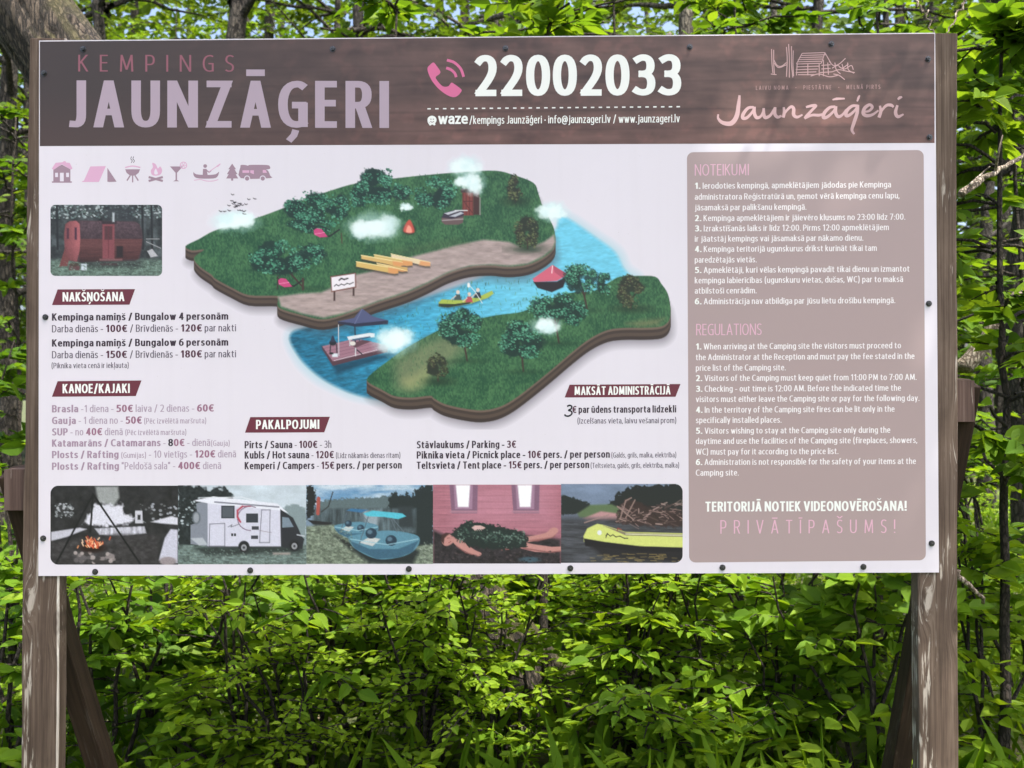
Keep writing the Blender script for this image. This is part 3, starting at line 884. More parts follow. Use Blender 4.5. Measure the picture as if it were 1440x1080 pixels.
lines('price_text', [(73, 301, 580, [bm_('Brasla'), rm_(' -1 diena - '), dm_('50€'), rm_(' laiva / 2 dienas - '), dm_('60€')]),
                     (73, 290, 596.5, [bm_('Gauja'), rm_(' - 1 diena no - '), dm_('50€'), sv_(' (Pēc izvēlētā maršruta)')]),
                     (73, 262, 612.5, [bm_('SUP'), rm_(' - no '), dm_('40€'), rm_(' dienā '), sv_('(Pēc izvēlētā maršruta)')]),
                     (73, 323, 628.3, [bm_('Katamarāns / Catamarans'), rm_(' - '), ('8', 'b', 1, (40, 32, 46)), dm_('0€'), rm_(' - dienā'), sv_('(Gauja)')]),
                     (73, 332, 644.5, [bm_('Plosts / Rafting '), sv_('(Gumijas)'), rm_(' - 10 vietīgs - '), dm_('120€'), rm_(' dienā')]),
                     (73, 311, 660.8, [bm_('Plosts / Rafting '), rm_('“Peldošā sala” - '), dm_('400€'), rm_(' dienā')])])
lines('price_text', [(344, 466, 630.5, [b_('Pirts / Sauna'), r_(' - '), b_('100€', DK2), r_(' - 3h')]),
                     (344, 563, 645, [b_('Kubls / Hot sauna'), r_(' - '), b_('120€', DK2), sm_(' (Līdz nākamās dienas rītam)')]),
                     (344, 565, 660, [b_('Kemperi / Campers'), r_(' - '), b_('15€', DK2), b_(' pers. / per person')])])
lines('price_text', [(586, 726, 630.5, [b_('Stāvlaukums / Parking - '), b_('3€', DK2)]),
                     (586, 951, 645, [b_('Piknika vieta / Picnick place - '), b_('10€', DK2), b_(' pers. / per person'), ('\u00a0(Galds, grils, malka, elektrība)', 'r', .72, MA)]),
                     (586, 955, 659.5, [b_('Teltsvieta / Tent place - '), b_('15€', DK2), b_(' pers. / per person'), ('\u00a0(Teltsvieta, galds, grils, elektrība, malka)', 'r', .72, MA)])])
T = Text()
T.line(805, 951, 580.8, 10, [b_('€ ', DK2), b_('par ūdens transporta līdzekli')])
T.line(812, 951, 595.8, 8.2, [r_('(Izcelšanas vieta, laivu vešanai prom)')])
T.stroke([(797.5, 571.5), (801, 570), (804, 571.5), (803, 575), (799.5, 577), (803.5, 578.5), (804, 582), (800, 585), (795, 584.5), (794.5, 582.5)], 2.2, (30, 26, 38), 1e-4)
T.build('price_text', panel)

# ---- header lettering
LIL = (174, 157, 172)
T = Text(0.0003)
T.line(97, 547, 179, 66, [('JAUNZĀĢERI', 'h', 1, LIL)], sb=.075, slope=0.002)
T.build('title_lettering', panel)
T = Text(0.0003)
T.line(110, 329, 100.5, 23.5, [('KEMPINGS', 'l', 1, (146, 90, 102))], spacing=.42, slope=0.002)
T.build('title_lettering', panel)
T = Text(0.0003)
T.line(667, 958, 135.3, 58, [('22002033', 'd', 1, WHITE)], sb=.035, slope=-.004)
T.build('phone_number', panel)
# handset: outline traced, with its two sound arcs
PK = (214, 108, 152)
T = Text(0.0003)
hs = np.array([(601, 97), (605, 91), (609, 88), (612, 90), (619, 100), (618, 104), (613, 108), (614, 112), (622, 121), (630, 121.5), (634, 117), (637, 117), (648, 125), (648.5, 129), (643, 135), (636, 136.5), (626, 132), (615, 123), (606, 111)], float)
T.poly(catmull(hs, None, 4, True)[0], PK)
T.stroke([(627.5, 95.5), (634, 98), (639.5, 103), (641.5, 108.5)], 3.8, PK)
T.stroke([(628.5, 84.5), (639, 88), (648, 97), (652, 108)], 3.8, PK)
T.build('phone_icon', panel)
T = Text(0.0003)
for k in range(33):
    x = 601 + k * 10.95
    T.stroke([(x, 153 - .0085 * (x - 601)), (x + 4.8, 153 - .0085 * (x + 4.8 - 601))], 1.7, WHITE, smooth=False)
T.line(616, 658, 174.6, 15.5, [('waze', 'z', 1, WHITE)], sb=.02)
T.line(660, 956, 174.3, 11.2, [('/kempings Jaunzāģeri • info@jaunzageri.lv / www.jaunzageri.lv', 'r', 1, WHITE)])
T.stroke(catmull(np.array([(602, 170), (603, 165.5), (607.5, 163.5), (612, 165.5), (613, 170), (609.5, 174), (604, 174)], float), None, 4, True)[0], 1.6, WHITE, smooth=False, closed=True)
T.disc(607.6, 169, 4.9, WHITE, dz=1e-5)
T.disc(605, 174.8, 1.7, WHITE, dz=2e-5); T.disc(610.6, 174.6, 1.7, WHITE, dz=2e-5)
T.disc(606, 167.6, .8, (105, 80, 82), dz=4e-5); T.disc(609.4, 167.6, .8, (105, 80, 82), dz=4e-5)
T.stroke([(605.2, 170.4), (607.7, 172), (610.2, 170.4)], .9, (105, 80, 82), dz=4e-5)
T.build('contact_line', panel)

# camp logo: drawing, caption, brush script
LG = (186, 152, 152)
T = Text(0.0003)
for P in ([(1085, 69), (1085.5, 88), (1087, 103)], [(1088, 70), (1088, 88), (1089, 104)], [(1084, 104), (1092, 105)], [(1106, 66), (1107, 84), (1106, 108)], [(1109, 62), (1110, 84), (1110, 109)], [(1113, 65), (1113, 90), (1115, 109)],
          [(1115.5, 71), (1115, 90), (1116, 107)], [(1088, 84), (1093, 92), (1099, 93), (1106, 88)], [(1088, 88), (1095, 95), (1106, 91)],
          [(1128, 75), (1160, 74)], [(1128, 75), (1120, 90)], [(1160, 74), (1168, 88)], [(1126, 78), (1161, 77)], [(1124, 81), (1157, 80)], [(1122, 84), (1156, 83)], [(1121, 87), (1155, 86)], [(1120, 90), (1155, 89)],
          [(1155, 89), (1160, 74)], [(1120, 94), (1152, 93)], [(1119, 98), (1150, 97)], [(1119, 102), (1148, 101)], [(1122, 105), (1146, 105)], [(1121, 90), (1120, 106)], [(1136, 90), (1136, 106)], [(1152, 90), (1152, 107)],
          [(1158, 84), (1158, 107)], [(1164, 88), (1165, 105)], [(1155, 92), (1168, 91)], [(1155, 97), (1168, 96)], [(1153, 102), (1170, 101)], [(1140, 107), (1152, 104), (1166, 108), (1178, 106)],
          [(1166, 86), (1172, 92), (1180, 90), (1189, 82)], [(1170, 96), (1178, 92), (1184, 96), (1193, 90)], [(1170, 101), (1180, 98), (1190, 100), (1202, 102)], [(1180, 94), (1188, 97), (1197, 92), (1200, 98)],
          [(1172, 104), (1180, 106), (1188, 112)], [(1174, 88), (1176, 98), (1182, 104)], [(1184, 90), (1187, 100)], [(1192, 88), (1193, 98), (1201, 103)]):
    T.stroke(P, 1.25, LG, dz=T.k * 8e-6); T.k += 1
T.build('logo_drawing', panel)
T = Text(0.0003)
T.line(1063, 1238, 126.5, 6, [('LAIVU NOMA', 'r', 1, (160, 128, 126)), ('   \u00b7   ', 'b', 1, (160, 128, 126)), ('PIESTĀTNE', 'r', 1, (160, 128, 126)), ('   \u00b7   ', 'b', 1, (160, 128, 126)), ('MELNĀ PIRTS', 'r', 1, (160, 128, 126))], spacing=.22)
# brush script, traced: x = 960 + X/3, y = Y/3
scr = [([(150, 482), (150, 500), (170, 518), (205, 520), (228, 490), (236, 440), (240, 402)], [6, 9, 14, 18, 17, 14, 8]),
       ([(300, 452), (276, 456), (256, 480), (254, 498), (272, 496), (294, 472), (302, 452)], [9, 11, 13, 13, 11, 9, 8]), ([(303, 450), (302, 476), (312, 496), (330, 490), (346, 462)], [10, 13, 13, 9, 6]),
       ([(346, 456), (342, 482), (352, 496), (370, 486), (386, 456)], [9, 13, 13, 10, 9]), ([(387, 452), (386, 480), (396, 494), (410, 488)], [10, 13, 12, 7]),
       ([(418, 452), (420, 474), (416, 496)], [8, 12, 11]), ([(418, 484), (432, 462), (446, 450), (454, 460), (454, 484), (466, 494), (486, 484)], [7, 9, 11, 13, 13, 11, 6]),
       ([(520, 452), (545, 446), (562, 446), (548, 462), (522, 490), (514, 500)], [8, 11, 11, 10, 11, 8]), ([(514, 500), (545, 486), (575, 486), (596, 480)], [8, 10, 11, 7]),
       ([(644, 450), (620, 454), (598, 476), (594, 496), (612, 492), (636, 470), (646, 450)], [9, 11, 13, 13, 11, 9, 8]), ([(647, 448), (645, 474), (656, 492), (674, 484), (690, 462)], [10, 13, 13, 9, 6]),
       ([(632, 421), (650, 417), (684, 416)], [5, 10, 6]),
       ([(738, 446), (714, 448), (692, 468), (690, 488), (706, 484), (728, 464), (738, 446)], [9, 11, 13, 13, 11, 9, 8]), ([(740, 442), (736, 476), (722, 520), (714, 548), (724, 566)], [9, 13, 13, 11, 7]), ([(736, 428), (742, 412), (747, 402)], [6, 9, 5]),
       ([(764, 472), (786, 468), (800, 452), (788, 442), (768, 456), (762, 478), (776, 488), (800, 484), (826, 466)], [7, 9, 11, 11, 13, 14, 13, 10, 6]),
       ([(832, 446), (836, 470), (828, 496)], [8, 12, 12]), ([(832, 480), (846, 458), (862, 444), (880, 444), (890, 452)], [7, 9, 11, 12, 8]), ([(906, 444), (898, 474), (908, 492), (932, 482)], [9, 13, 13, 6]), ([(908, 420), (916, 412), (926, 409)], [7, 11, 6])]
k = 0
for P, w in scr:
    P = np.array(P, float)
    if 5 > k - 2 >= 0 or k == 6: P[:, 0] = np.where((P[:, 0] >= 346) & (P[:, 0] <= 490), 342 + (P[:, 0] - 346) * 1.17, P[:, 0])
    P = P / 3; P[:, 0] += 960
    T.stroke(P, np.array(w) / 3 * 1.12, (186, 154, 156), dz=k * 1.5e-5); k += 1
T.build('logo_lettering', panel)

# ---- pictograms
M1, M2, P1 = (158, 132, 148), (216, 170, 200), (222, 216, 228)


def pict(fn):
    T = Text(0.0001)
    fn(T)
    return T.build('pictogram', panel)


def pic_house(T):
    T.poly([(75, 238), (87, 231.5), (99, 238), (99, 255), (101, 255), (101, 257), (73, 257), (73, 255), (75, 255)], M1)
    T.poly([(73, 237), (78, 229), (88, 228), (90, 226.5), (92, 226.5), (93, 228.5), (98, 229), (102, 237), (100, 238.5), (87, 231), (75, 239)], M2, 2e-5)
    for x in (77.5, 93): T.poly([(x, 243), (x + 4, 243), (x + 4, 249), (x, 249)], P1, 3e-5)
    T.poly([(84.3, 243), (89.6, 243), (89.6, 255), (84.3, 255)], P1, 3e-5)


def pic_tent(T):
    T.poly([(115, 255), (118, 254), (127, 234), (149, 233.5), (140, 254), (139, 256), (116, 256)], M2)
    T.poly([(151, 236), (164, 255.5), (154, 256), (151, 255.5)], M1)


def pic_grill(T):
    T.poly([(176, 238), (197, 238), (195, 243), (190, 247), (183, 247), (178, 243)], M1)
    T.stroke([(176, 235.5), (186.5, 233.5), (197.5, 235.5)], 1.8, M2, dz=2e-5)
    T.stroke([(183, 247), (178.5, 254)], 2, M1, 2e-5, False); T.stroke([(190, 247), (194.5, 254)], 2, M1, 2e-5, False); T.stroke([(186.5, 247), (186.5, 256.5)], 1.8, M1, 3e-5, False)
    for x in (184.5, 187.5): T.stroke([(x, 229), (x + 1.5, 226), (x - .5, 223.5), (x + .5, 220)], .9, (90, 82, 90), 2e-5)


def pic_fire(T):
    T.poly(catmull(np.array([(212, 240), (215, 235), (214, 229), (219, 231), (222, 237), (225, 234), (228, 239), (226, 245), (220, 247), (214, 246)], float), None, 3, True)[0], M2)
    T.poly(catmull(np.array([(217, 241), (219, 237), (221, 241), (222, 244), (219, 245.5), (217, 244)], float), None, 3, True)[0], P1, 2e-5)
    T.stroke([(209, 249), (229, 254.5)], 3.2, M1, 3e-5, False); T.stroke([(209, 254.5), (229, 249)], 3.2, M1, 4e-5, False)


def pic_glass(T):
    T.poly([(239, 234), (257, 234), (249, 243), (249, 253), (252, 255), (243.5, 255), (246.8, 253), (246.8, 243)], M1)
    a = np.linspace(0, 2 * np.pi, 18, endpoint=False)
    T.stroke(np.stack([258 + 4.6 * np.cos(a), 232.5 + 4.6 * np.sin(a)], 1), 1.2, M2, 2e-5, False, True)
    for q in (0, 60, 120): T.stroke([(258 - 4 * math.cos(rad(q)), 232.5 - 4 * math.sin(rad(q))), (258 + 4 * math.cos(rad(q)), 232.5 + 4 * math.sin(rad(q)))], .8, M2, 3e-5 + q * 1e-7, False)


def pic_canoe(T):
    T.poly(catmull(np.array([(272, 242), (276, 245), (290, 246), (303, 245), (308, 241.5), (306, 248), (300, 251), (280, 251), (273, 248)], float), None, 3, True)[0], M1)
    T.disc(288.5, 233.5, 2.6, M1, dz=2e-5)
    T.poly([(285.5, 237.5), (290.5, 237.5), (292, 246), (285, 246)], M1, 2e-5); T.stroke([(290, 239), (294, 242), (297, 239.5)], 1.6, M1, 3e-5)
    T.stroke([(294, 241.5), (307, 232.5)], 1.1, M2, 4e-5, False); T.poly([(304, 233.5), (310, 229.5), (310, 231.5), (306, 235)], M2, 5e-5)
    T.stroke([(273, 253.5), (282, 252.5), (290, 254.5), (300, 254.5), (307, 252.5)], 1.1, M2, 2e-5)


def pic_camper(T):
    T.poly([(326.5, 230), (332, 238), (329.8, 238), (334, 245), (331.5, 245), (335, 251), (328, 251), (328, 254), (325, 254), (325, 251), (318, 251), (321.5, 245), (319, 245), (323.2, 238), (321, 238)], M1)
    T.poly(catmull(np.array([(338, 235), (339, 232), (345, 232), (349, 233), (352, 231.8), (375, 232), (379.5, 234), (379.5, 237.5), (374, 238.5), (377, 240), (380, 247), (380, 250.5), (338.5, 250.5)], float), None, 3, True)[0], M1, 1e-5)
    T.poly([(341, 239.5), (350.5, 239.5), (350.5, 243), (341, 243)], M2, 3e-5); T.poly([(352, 239.5), (357, 239.5), (357, 245), (352, 243)], M2, 3e-5)
    T.poly([(369.5, 239), (373.5, 239), (375.5, 243), (369.5, 243)], M2, 3e-5)
    for x in (347.5, 369.5):
        T.disc(x, 251, 4.2, P1, dz=4e-5); T.disc(x, 251, 3.0, M1, dz=6e-5)


for f in (pic_house, pic_tent, pic_grill, pic_fire, pic_glass, pic_canoe, pic_camper): pict(f)

# ------------------------------------------------------------------ printed pictures: painted as ink on a fine grid
def vnoise(X, Y, seed=0):
    xi, yi = np.floor(X).astype(np.int64), np.floor(Y).astype(np.int64)
    fx, fy = X - xi, Y - yi
    fx, fy = fx * fx * (3 - 2 * fx), fy * fy * (3 - 2 * fy)

    def h(a, b):
        n = (a * 374761393 + b * 668265263 + seed * 974711) & 0x7fffffff
        n = ((n ^ (n >> 13)) * 1274126177) & 0x7fffffff
        return ((n ^ (n >> 16)) & 0xffff) / 65535.0
    return (h(xi, yi) * (1 - fx) + h(xi + 1, yi) * fx) * (1 - fy) + (h(xi, yi + 1) * (1 - fx) + h(xi + 1, yi + 1) * fx) * fy


def fbm(X, Y, o=4, seed=0):
    s, a, t = 0, .5, 0
    for k in range(o):
        s = s + a * vnoise(X * 2**k, Y * 2**k, seed + k * 7); t += a; a *= .55
    return s / t


class Pic:
    def __init__(s, x0, y0, x1, y1, step, bg, alpha=1.0):
        s.x, s.y = np.linspace(x0, x1, round((x1 - x0) / step) + 1), np.linspace(y0, y1, round((y1 - y0) / step) + 1)
        s.X, s.Y = np.meshgrid(s.x, s.y)
        s.C = np.ones(s.X.shape + (3,)) * np.array(bg, float)
        s.A = np.full(s.X.shape, float(alpha))
        s.step = step

    def put(s, a, col, sl=np.s_[:, :], cover=True):
        col = np.asarray(col, float)
        s.C[sl] = s.C[sl] * (1 - a[..., None]) + col * a[..., None]
        if cover: s.A[sl] = np.maximum(s.A[sl], a)

    def win(s, x0, y0, x1, y1, m):
        i0, i1 = np.searchsorted(s.y, [y0 - m, y1 + m]); j0, j1 = np.searchsorted(s.x, [x0 - m, x1 + m])
        return np.s_[max(i0, 0):i1, max(j0, 0):j1]

    def sd(s, P, sl, jit=0, js=.5, seed=1):
        X, Y = s.X[sl], s.Y[sl]
        if jit:
            X, Y = X + jit * (fbm(X * js, Y * js, 2, seed) - .5) * 2, Y + jit * (fbm(X * js, Y * js, 2, seed + 9) - .5) * 2
        P = np.asarray(P, float); Q = np.roll(P, -1, 0)
        d = np.full(X.shape, 1e9); ins = np.zeros(X.shape, bool)
        for a, b in zip(P, Q):
            e = b - a
            t = np.clip(((X - a[0]) * e[0] + (Y - a[1]) * e[1]) / (e @ e + 1e-9), 0, 1)
            d = np.minimum(d, np.hypot(X - a[0] - t * e[0], Y - a[1] - t * e[1]))
            if a[1] != b[1]:
                c = (a[1] > Y) != (b[1] > Y)
                ins ^= c & (X < a[0] + (Y - a[1]) / (b[1] - a[1]) * e[0])
        return np.where(ins, -d, d)

    def poly(s, P, col, soft=1.0, op=1.0, cur=False, jit=0, js=.5, seed=1, cover=True):
        P = np.asarray(P, float)
        if cur: P = catmull(P, None, 5, True)[0]
        sl = s.win(P[:, 0].min(), P[:, 1].min(), P[:, 0].max(), P[:, 1].max(), soft + jit + 1)
        if s.X[sl].size == 0: return
        a = np.clip(.5 - s.sd(P, sl, jit, js, seed) / soft, 0, 1) * op
        c = col(s.X[sl], s.Y[sl]) if callable(col) else col
        s.put(a, c, sl, cover)

    def rect(s, x0, y0, x1, y1, col, **k): s.poly([(x0, y0), (x1, y0), (x1, y1), (x0, y1)], col, **k)

    def ell(s, x, y, rx, ry, col, soft=1.0, op=1.0, jit=0, js=.3, seed=3, cover=True):
        sl = s.win(x - rx, y - ry, x + rx, y + ry, soft + jit + 1)
        X, Y = s.X[sl], s.Y[sl]
        if X.size == 0: return
        if jit: X, Y = X + jit * (fbm(X * js, Y * js, 3, seed) - .5) * 2, Y + jit * (fbm(X * js, Y * js, 3, seed + 5) - .5) * 2
        d = (np.hypot((X - x) / rx, (Y - y) / ry) - 1) * min(rx, ry)
        c = col(s.X[sl], s.Y[sl]) if callable(col) else col
        s.put(np.clip(.5 - d / soft, 0, 1) * op, c, sl, cover)

    def line(s, P, w, col, soft=.9, op=1.0, cover=True):
        P = np.asarray(P, float)
        for a, b in zip(P[:-1], P[1:]):
            sl = s.win(min(a[0], b[0]), min(a[1], b[1]), max(a[0], b[0]), max(a[1], b[1]), w + 2)
            X, Y = s.X[sl], s.Y[sl]
            if X.size == 0: continue
            e = b - a
            t = np.clip(((X - a[0]) * e[0] + (Y - a[1]) * e[1]) / (e @ e + 1e-9), 0, 1)
            d = np.hypot(X - a[0] - t * e[0], Y - a[1] - t * e[1]) - w / 2
            s.put(np.clip(.5 - d / soft, 0, 1) * op, col, sl, cover)

    def blobs(s, n, fx, r, cols, rng, soft=.9, op=1.0, cover=True):
        """n small daubs: fx() gives positions, r a size range, cols a list"""
        for k in range(n):
            x, y = fx()
            rr = rng.uniform(*r)
            s.ell(x, y, rr, rr * rng.uniform(.6, 1), cols[rng.integers(len(cols))], soft, op, cover=cover)

    def tree(s, x, y, rx, ry, rng, base=None, cols=None, n=None, dark=(24, 50, 44)):
        cols = cols or [(30, 72, 58), (48, 108, 84), (74, 142, 112), (22, 52, 46), (104, 168, 138)]
        if base:
            s.line([(x, y + ry * .3), base], 2.4, (66, 50, 44)); s.line([(x - rx * .4, y), ((x + base[0]) / 2, (y + base[1]) / 2 + 3)], 1.4, (60, 48, 42)); s.line([(x + rx * .4, y), ((x + base[0]) / 2, (y + base[1]) / 2 + 3)], 1.4, (60, 48, 42))
            s.ell(base[0], base[1] + 1, rx * .7, 3, (30, 60, 40), 5, .5)
        for k in range(7):
            a = rng.uniform(0, 6.28)
            s.ell(x + rx * .5 * math.cos(a), y + ry * .5 * math.sin(a), rx * rng.uniform(.3, .55), ry * rng.uniform(.3, .5), dark, 3, .85, jit=4, js=.25, seed=int(rng.integers(99)))
        lobes = [(x + rx * .78 * math.cos(a) * q, y + ry * .78 * math.sin(a) * q, rng.uniform(.2, .42)) for a, q in zip(rng.uniform(0, 6.28, 13), rng.uniform(.3, 1, 13) ** .5)]

        def f():
            l = lobes[rng.integers(len(lobes))]
            a, q = rng.uniform(0, 6.28), rng.uniform(0, 1) ** .5
            return l[0] + rx * l[2] * q * math.cos(a), l[1] + ry * l[2] * q * math.sin(a)
        s.blobs(n or int(rx * ry * .75), f, (.6, 1.7), cols, rng, .8, .85)

    def cloud(s, x, y, rx, ry, rng, c=(236, 250, 250), tint=(204, 236, 238)):
        s.ell(x, y, rx, ry, tint, ry * .6, .5, jit=5, js=.12, seed=int(rng.integers(99)))
        for k in range(20):
            a, q = rng.uniform(0, 6.28), rng.uniform(0, .8)
            s.ell(x + rx * q * math.cos(a), y + ry * q * math.sin(a) * .8, rx * rng.uniform(.2, .42), ry * rng.uniform(.25, .5), c if k % 3 else (216, 240, 242), ry * .28, .6, jit=4, js=.2, seed=int(rng.integers(99)))

    def grain(s, amt, sc=.9, seed=4, ox=1.0, oy=1.0):
        s.C *= (1 + amt * 2 * (fbm(s.X * sc * ox, s.Y * sc * oy, 3, seed) - .5))[..., None]

    def build(s, name, h, mask=None, label=None):
        A = s.A if mask is None else mask
        C = np.clip(s.C, 0, 255)
        ny, nx = s.X.shape
        i, j = np.meshgrid(np.arange(ny - 1), np.arange(nx - 1), indexing='ij')
        q = np.stack([i * nx + j, (i + 1) * nx + j, (i + 1) * nx + j + 1, i * nx + j + 1], -1).reshape(-1, 4)
        keep = (A.ravel()[q] > .004).any(1) if mask is None else (A.ravel()[q] > .5).all(1)
        q = q[keep]
        u, inv = np.unique(q, return_inverse=True)
        P = np.stack([s.X.ravel(), s.Y.ravel()], 1)[u]
        o = mesh_np(name, ats(P, np.full(len(P), h)), [inv.reshape(-1, 4)], PRINT, panel, False, None, None, (lin(C.reshape(-1, 3)) * KALB)[u])
        if label: o['label'] = label
        return o


R = np.random.default_rng(11)
# ---- header band: printed old planks
hb = Pic(55, 45, 1316, 206, 2.0, (84, 72, 72))
u = (hb.X - 55) / 1260
vv = hb.Y + (hb.X - 55) * 0.006
ns = fbm(hb.X * .012, vv * .10, 5, 3)
n2 = fbm(hb.X * .03, vv * .035, 4, 21)
n3 = fbm(hb.X * .05 + vv * .03, vv * .05 - hb.X * .02, 3, 33)
wgt = np.clip((u - .06) * 2.4, 0, 1)
base = np.array((76, 65, 62)) * (1 - wgt)[..., None] + np.array((103, 79, 73)) * wgt[..., None]
base = base * (1 + .26 * wgt * (ns - .5) * 2 + .20 * wgt * (n2 - .5) * 2)[..., None]
base += (np.array((42, 22, 20)) * (np.clip((n3 - .6) * 7, 0, 1) * wgt * .36)[..., None])
base += np.array((14, 7, 6)) * (np.clip((vv - 120) / 90, 0, 1))[..., None]
for yy, k in ((90, .25), (118, .3), (133, .2), (160, .35), (188, .3)):
    base *= (1 - .5 * k * np.exp(-((vv - yy - 3 * (n2 - .5)) / 1.6) ** 2) * wgt * (.4 + ns))[..., None]
hb.C = base * .86
top = 57 - (hb.X - 55) * 11 / 1260
bot = 205.5 - (hb.X - 55) * 4.5 / 1260
tt = np.linspace(0, 1, hb.X.shape[0])[:, None]
hb.Y = top + 1.4 + tt * (bot - top - 1.4)
hb.X = np.clip(hb.X, 56.0, 1314.2)
hb.build('header_band', 0.0001, np.ones(hb.X.shape))

# ---- river map
mp = Pic(250, 212, 955, 604, 1.0, PANEL_C, 0.0)
GR = lambda seed, a=(34, 78, 54), b=(72, 116, 76): (lambda X, Y: (lambda q: np.array(a) * (1 - q) + np.array(b) * q)(np.clip(.5 + 1.1 * (fbm(X * .05, Y * .06, 3, seed) - .5) + 1.5 * (fbm(X * .6, Y * .35, 2, seed + 1) - .5), 0, 1)[..., None]))


def watercol(X, Y):
    t = np.clip((X - 400 + (560 - Y) * .6) / 420, 0, 1)[..., None]
    c = np.where(t < .5, np.array((22, 84, 112)) * (1 - t * 2) + np.array((52, 152, 190)) * t * 2, np.array((52, 152, 190)) * (2 - t * 2) + np.array((112, 200, 228)) * (t * 2 - 1))
    rp = (fbm(X * .12 - Y * .05, Y * .42 + X * .05, 3, 8) - .5)[..., None]
    return c * (1 + rp * (.75 - .55 * t))


def lay(top, seed, thick, shadow=True):
    """a slab of land: blurred shade below, banded earth edge, grass top"""
    P = catmull(np.array(top, float), None, 4, True)[0] if len(top) < 60 else np.array(top, float)
    if shadow: mp.poly(P + np.array([2, thick + 6]), (70, 66, 74), 18, .55)
    for k in range(int(thick), 0, -1):
        q = k / thick
        c = (60, 50, 46) if q > .75 else ((84, 70, 62) if q > .45 else ((66, 56, 50) if q > .2 else (110, 92, 82)))
        mp.poly(P + np.array([0, k]), c, 1.2)
    mp.poly(P, GR(seed), 1.2)
    return P


mp.poly([(404, 470), (440, 455), (560, 430), (700, 380), (775, 330), (786, 303), (803, 304), (842, 330), (872, 352), (884, 376), (900, 392), (860, 420), (700, 480), (600, 520), (585, 566), (540, 566), (500, 560), (470, 548), (440, 532), (415, 505)], (150, 205, 220), 16, .6, cur=True)
mp.poly([(408, 472), (440, 458), (560, 430), (700, 380), (775, 330), (786, 306), (800, 308), (838, 334), (864, 354), (876, 376), (885, 392), (860, 420), (700, 480), (600, 520), (585, 562), (540, 562), (505, 556), (474, 544), (446, 527), (421, 502)], watercol, 6, 1, cur=True)
ISL1 = [(261, 346), (280, 336), (300, 325), (330, 315), (362, 306), (400, 292), (430, 280), (465, 268), (500, 258), (545, 252), (600, 246), (650, 242), (696, 240), (722, 246), (750, 257), (757, 272), (763, 290), (772, 306), (779, 322), (781, 338), (778, 350), (764, 362), (742, 372), (715, 375), (690, 373), (660, 375), (630, 384), (600, 399), (570, 412), (530, 425), (490, 440), (455, 449), (425, 443), (393, 433), (391, 421), (388, 416), (350, 415), (325, 404), (303, 392), (297, 386), (280, 374), (273, 362), (287, 351), (270, 352)]
mp_top = lay(ISL1, 5, 15)
# sandy shore
mp.poly([(391, 417), (420, 413), (452, 411), (476, 399), (500, 386), (530, 380), (575, 362), (610, 353), (645, 344), (680, 337), (715, 340), (740, 350), (765, 340), (779, 330), (781, 340), (777, 350), (763, 361), (742, 371), (715, 374), (690, 372), (660, 374), (630, 383), (600, 398), (570, 411), (530, 424), (490, 439), (455, 447), (425, 441), (395, 431)],
        lambda X, Y: np.array((176, 156, 154)) * (.84 + .32 * fbm(X * .08, Y * .3, 4, 2))[..., None], 4, .96)
mp.poly([(480, 392), (540, 372), (600, 352), (660, 342), (640, 336), (560, 350), (500, 376)], (70, 82, 56), 12, .35)
for k in range(1100):
    x, y = R.uniform(270, 775), R.uniform(245, 410)
    if (mp.C[int(y - 212), int(x - 250)] @ [-.5, 1, -.5]) > 18:
        mp.line([(x, y), (x + R.uniform(-1.5, 1.5), y - R.uniform(2, 4))], .8, [(30, 70, 44), (84, 128, 84), (54, 104, 66)][k % 3], op=.6)
for x, y, rx, ry, b in ((527, 262, 31, 27, None), (505, 276, 14, 18, None), (563, 270, 14, 14, None), (610, 272, 30, 25, None), (432, 290, 34, 27, None), (475, 290, 18, 20, None), (440, 316, 38, 12, None), (395, 362, 48, 26, (427, 405)), (372, 372, 20, 14, None), (436, 360, 24, 18, None)):
    mp.tree(x, y, rx, ry, R, b)
for x, y, rx, ry in ((725, 264, 13, 19), (742, 326, 20, 24)):
    mp.ell(x, y + ry, rx * 1.3, 6, (30, 44, 30), 9, .6)
    mp.tree(x, y, rx, ry, R, (x, y + ry), [(48, 58, 40), (80, 92, 60), (36, 46, 34), (104, 112, 74), (60, 54, 44)], int(rx * ry * .8), (38, 46, 36))
# bath hut and tub
mp.rect(650, 270, 666, 303, (124, 64, 58)); mp.rect(666, 269, 674, 302, (70, 44, 42)); mp.rect(648, 265, 672, 271, (74, 60, 58))
for k in range(4): mp.line([(651 + k * 4.6, 272), (651 + k * 4.6, 302)], .8, (86, 42, 40))
mp.line([(652, 283), (664, 283)], 1, (80, 40, 38)); mp.line([(653, 284), (664, 299)], 1, (82, 42, 40)); mp.line([(675, 278), (675, 302)], 1.4, (150, 140, 140))
mp.poly([(621, 306), (652, 303), (651, 313), (645, 316), (626, 316), (621, 312)], (104, 84, 84)); mp.poly([(624, 300), (640, 295), (652, 297), (652, 304), (636, 308), (621, 306)], (58, 52, 66))
mp.poly([(625, 300), (640, 296), (645, 297), (630, 302)], (200, 204, 212)); mp.poly([(632, 304), (648, 298), (652, 300), (640, 305)], (186, 190, 200)); mp.line([(622, 310), (651, 308)], 1.6, (160, 150, 152)); mp.line([(640, 296), (657, 296)], 1.4, (220, 222, 226))
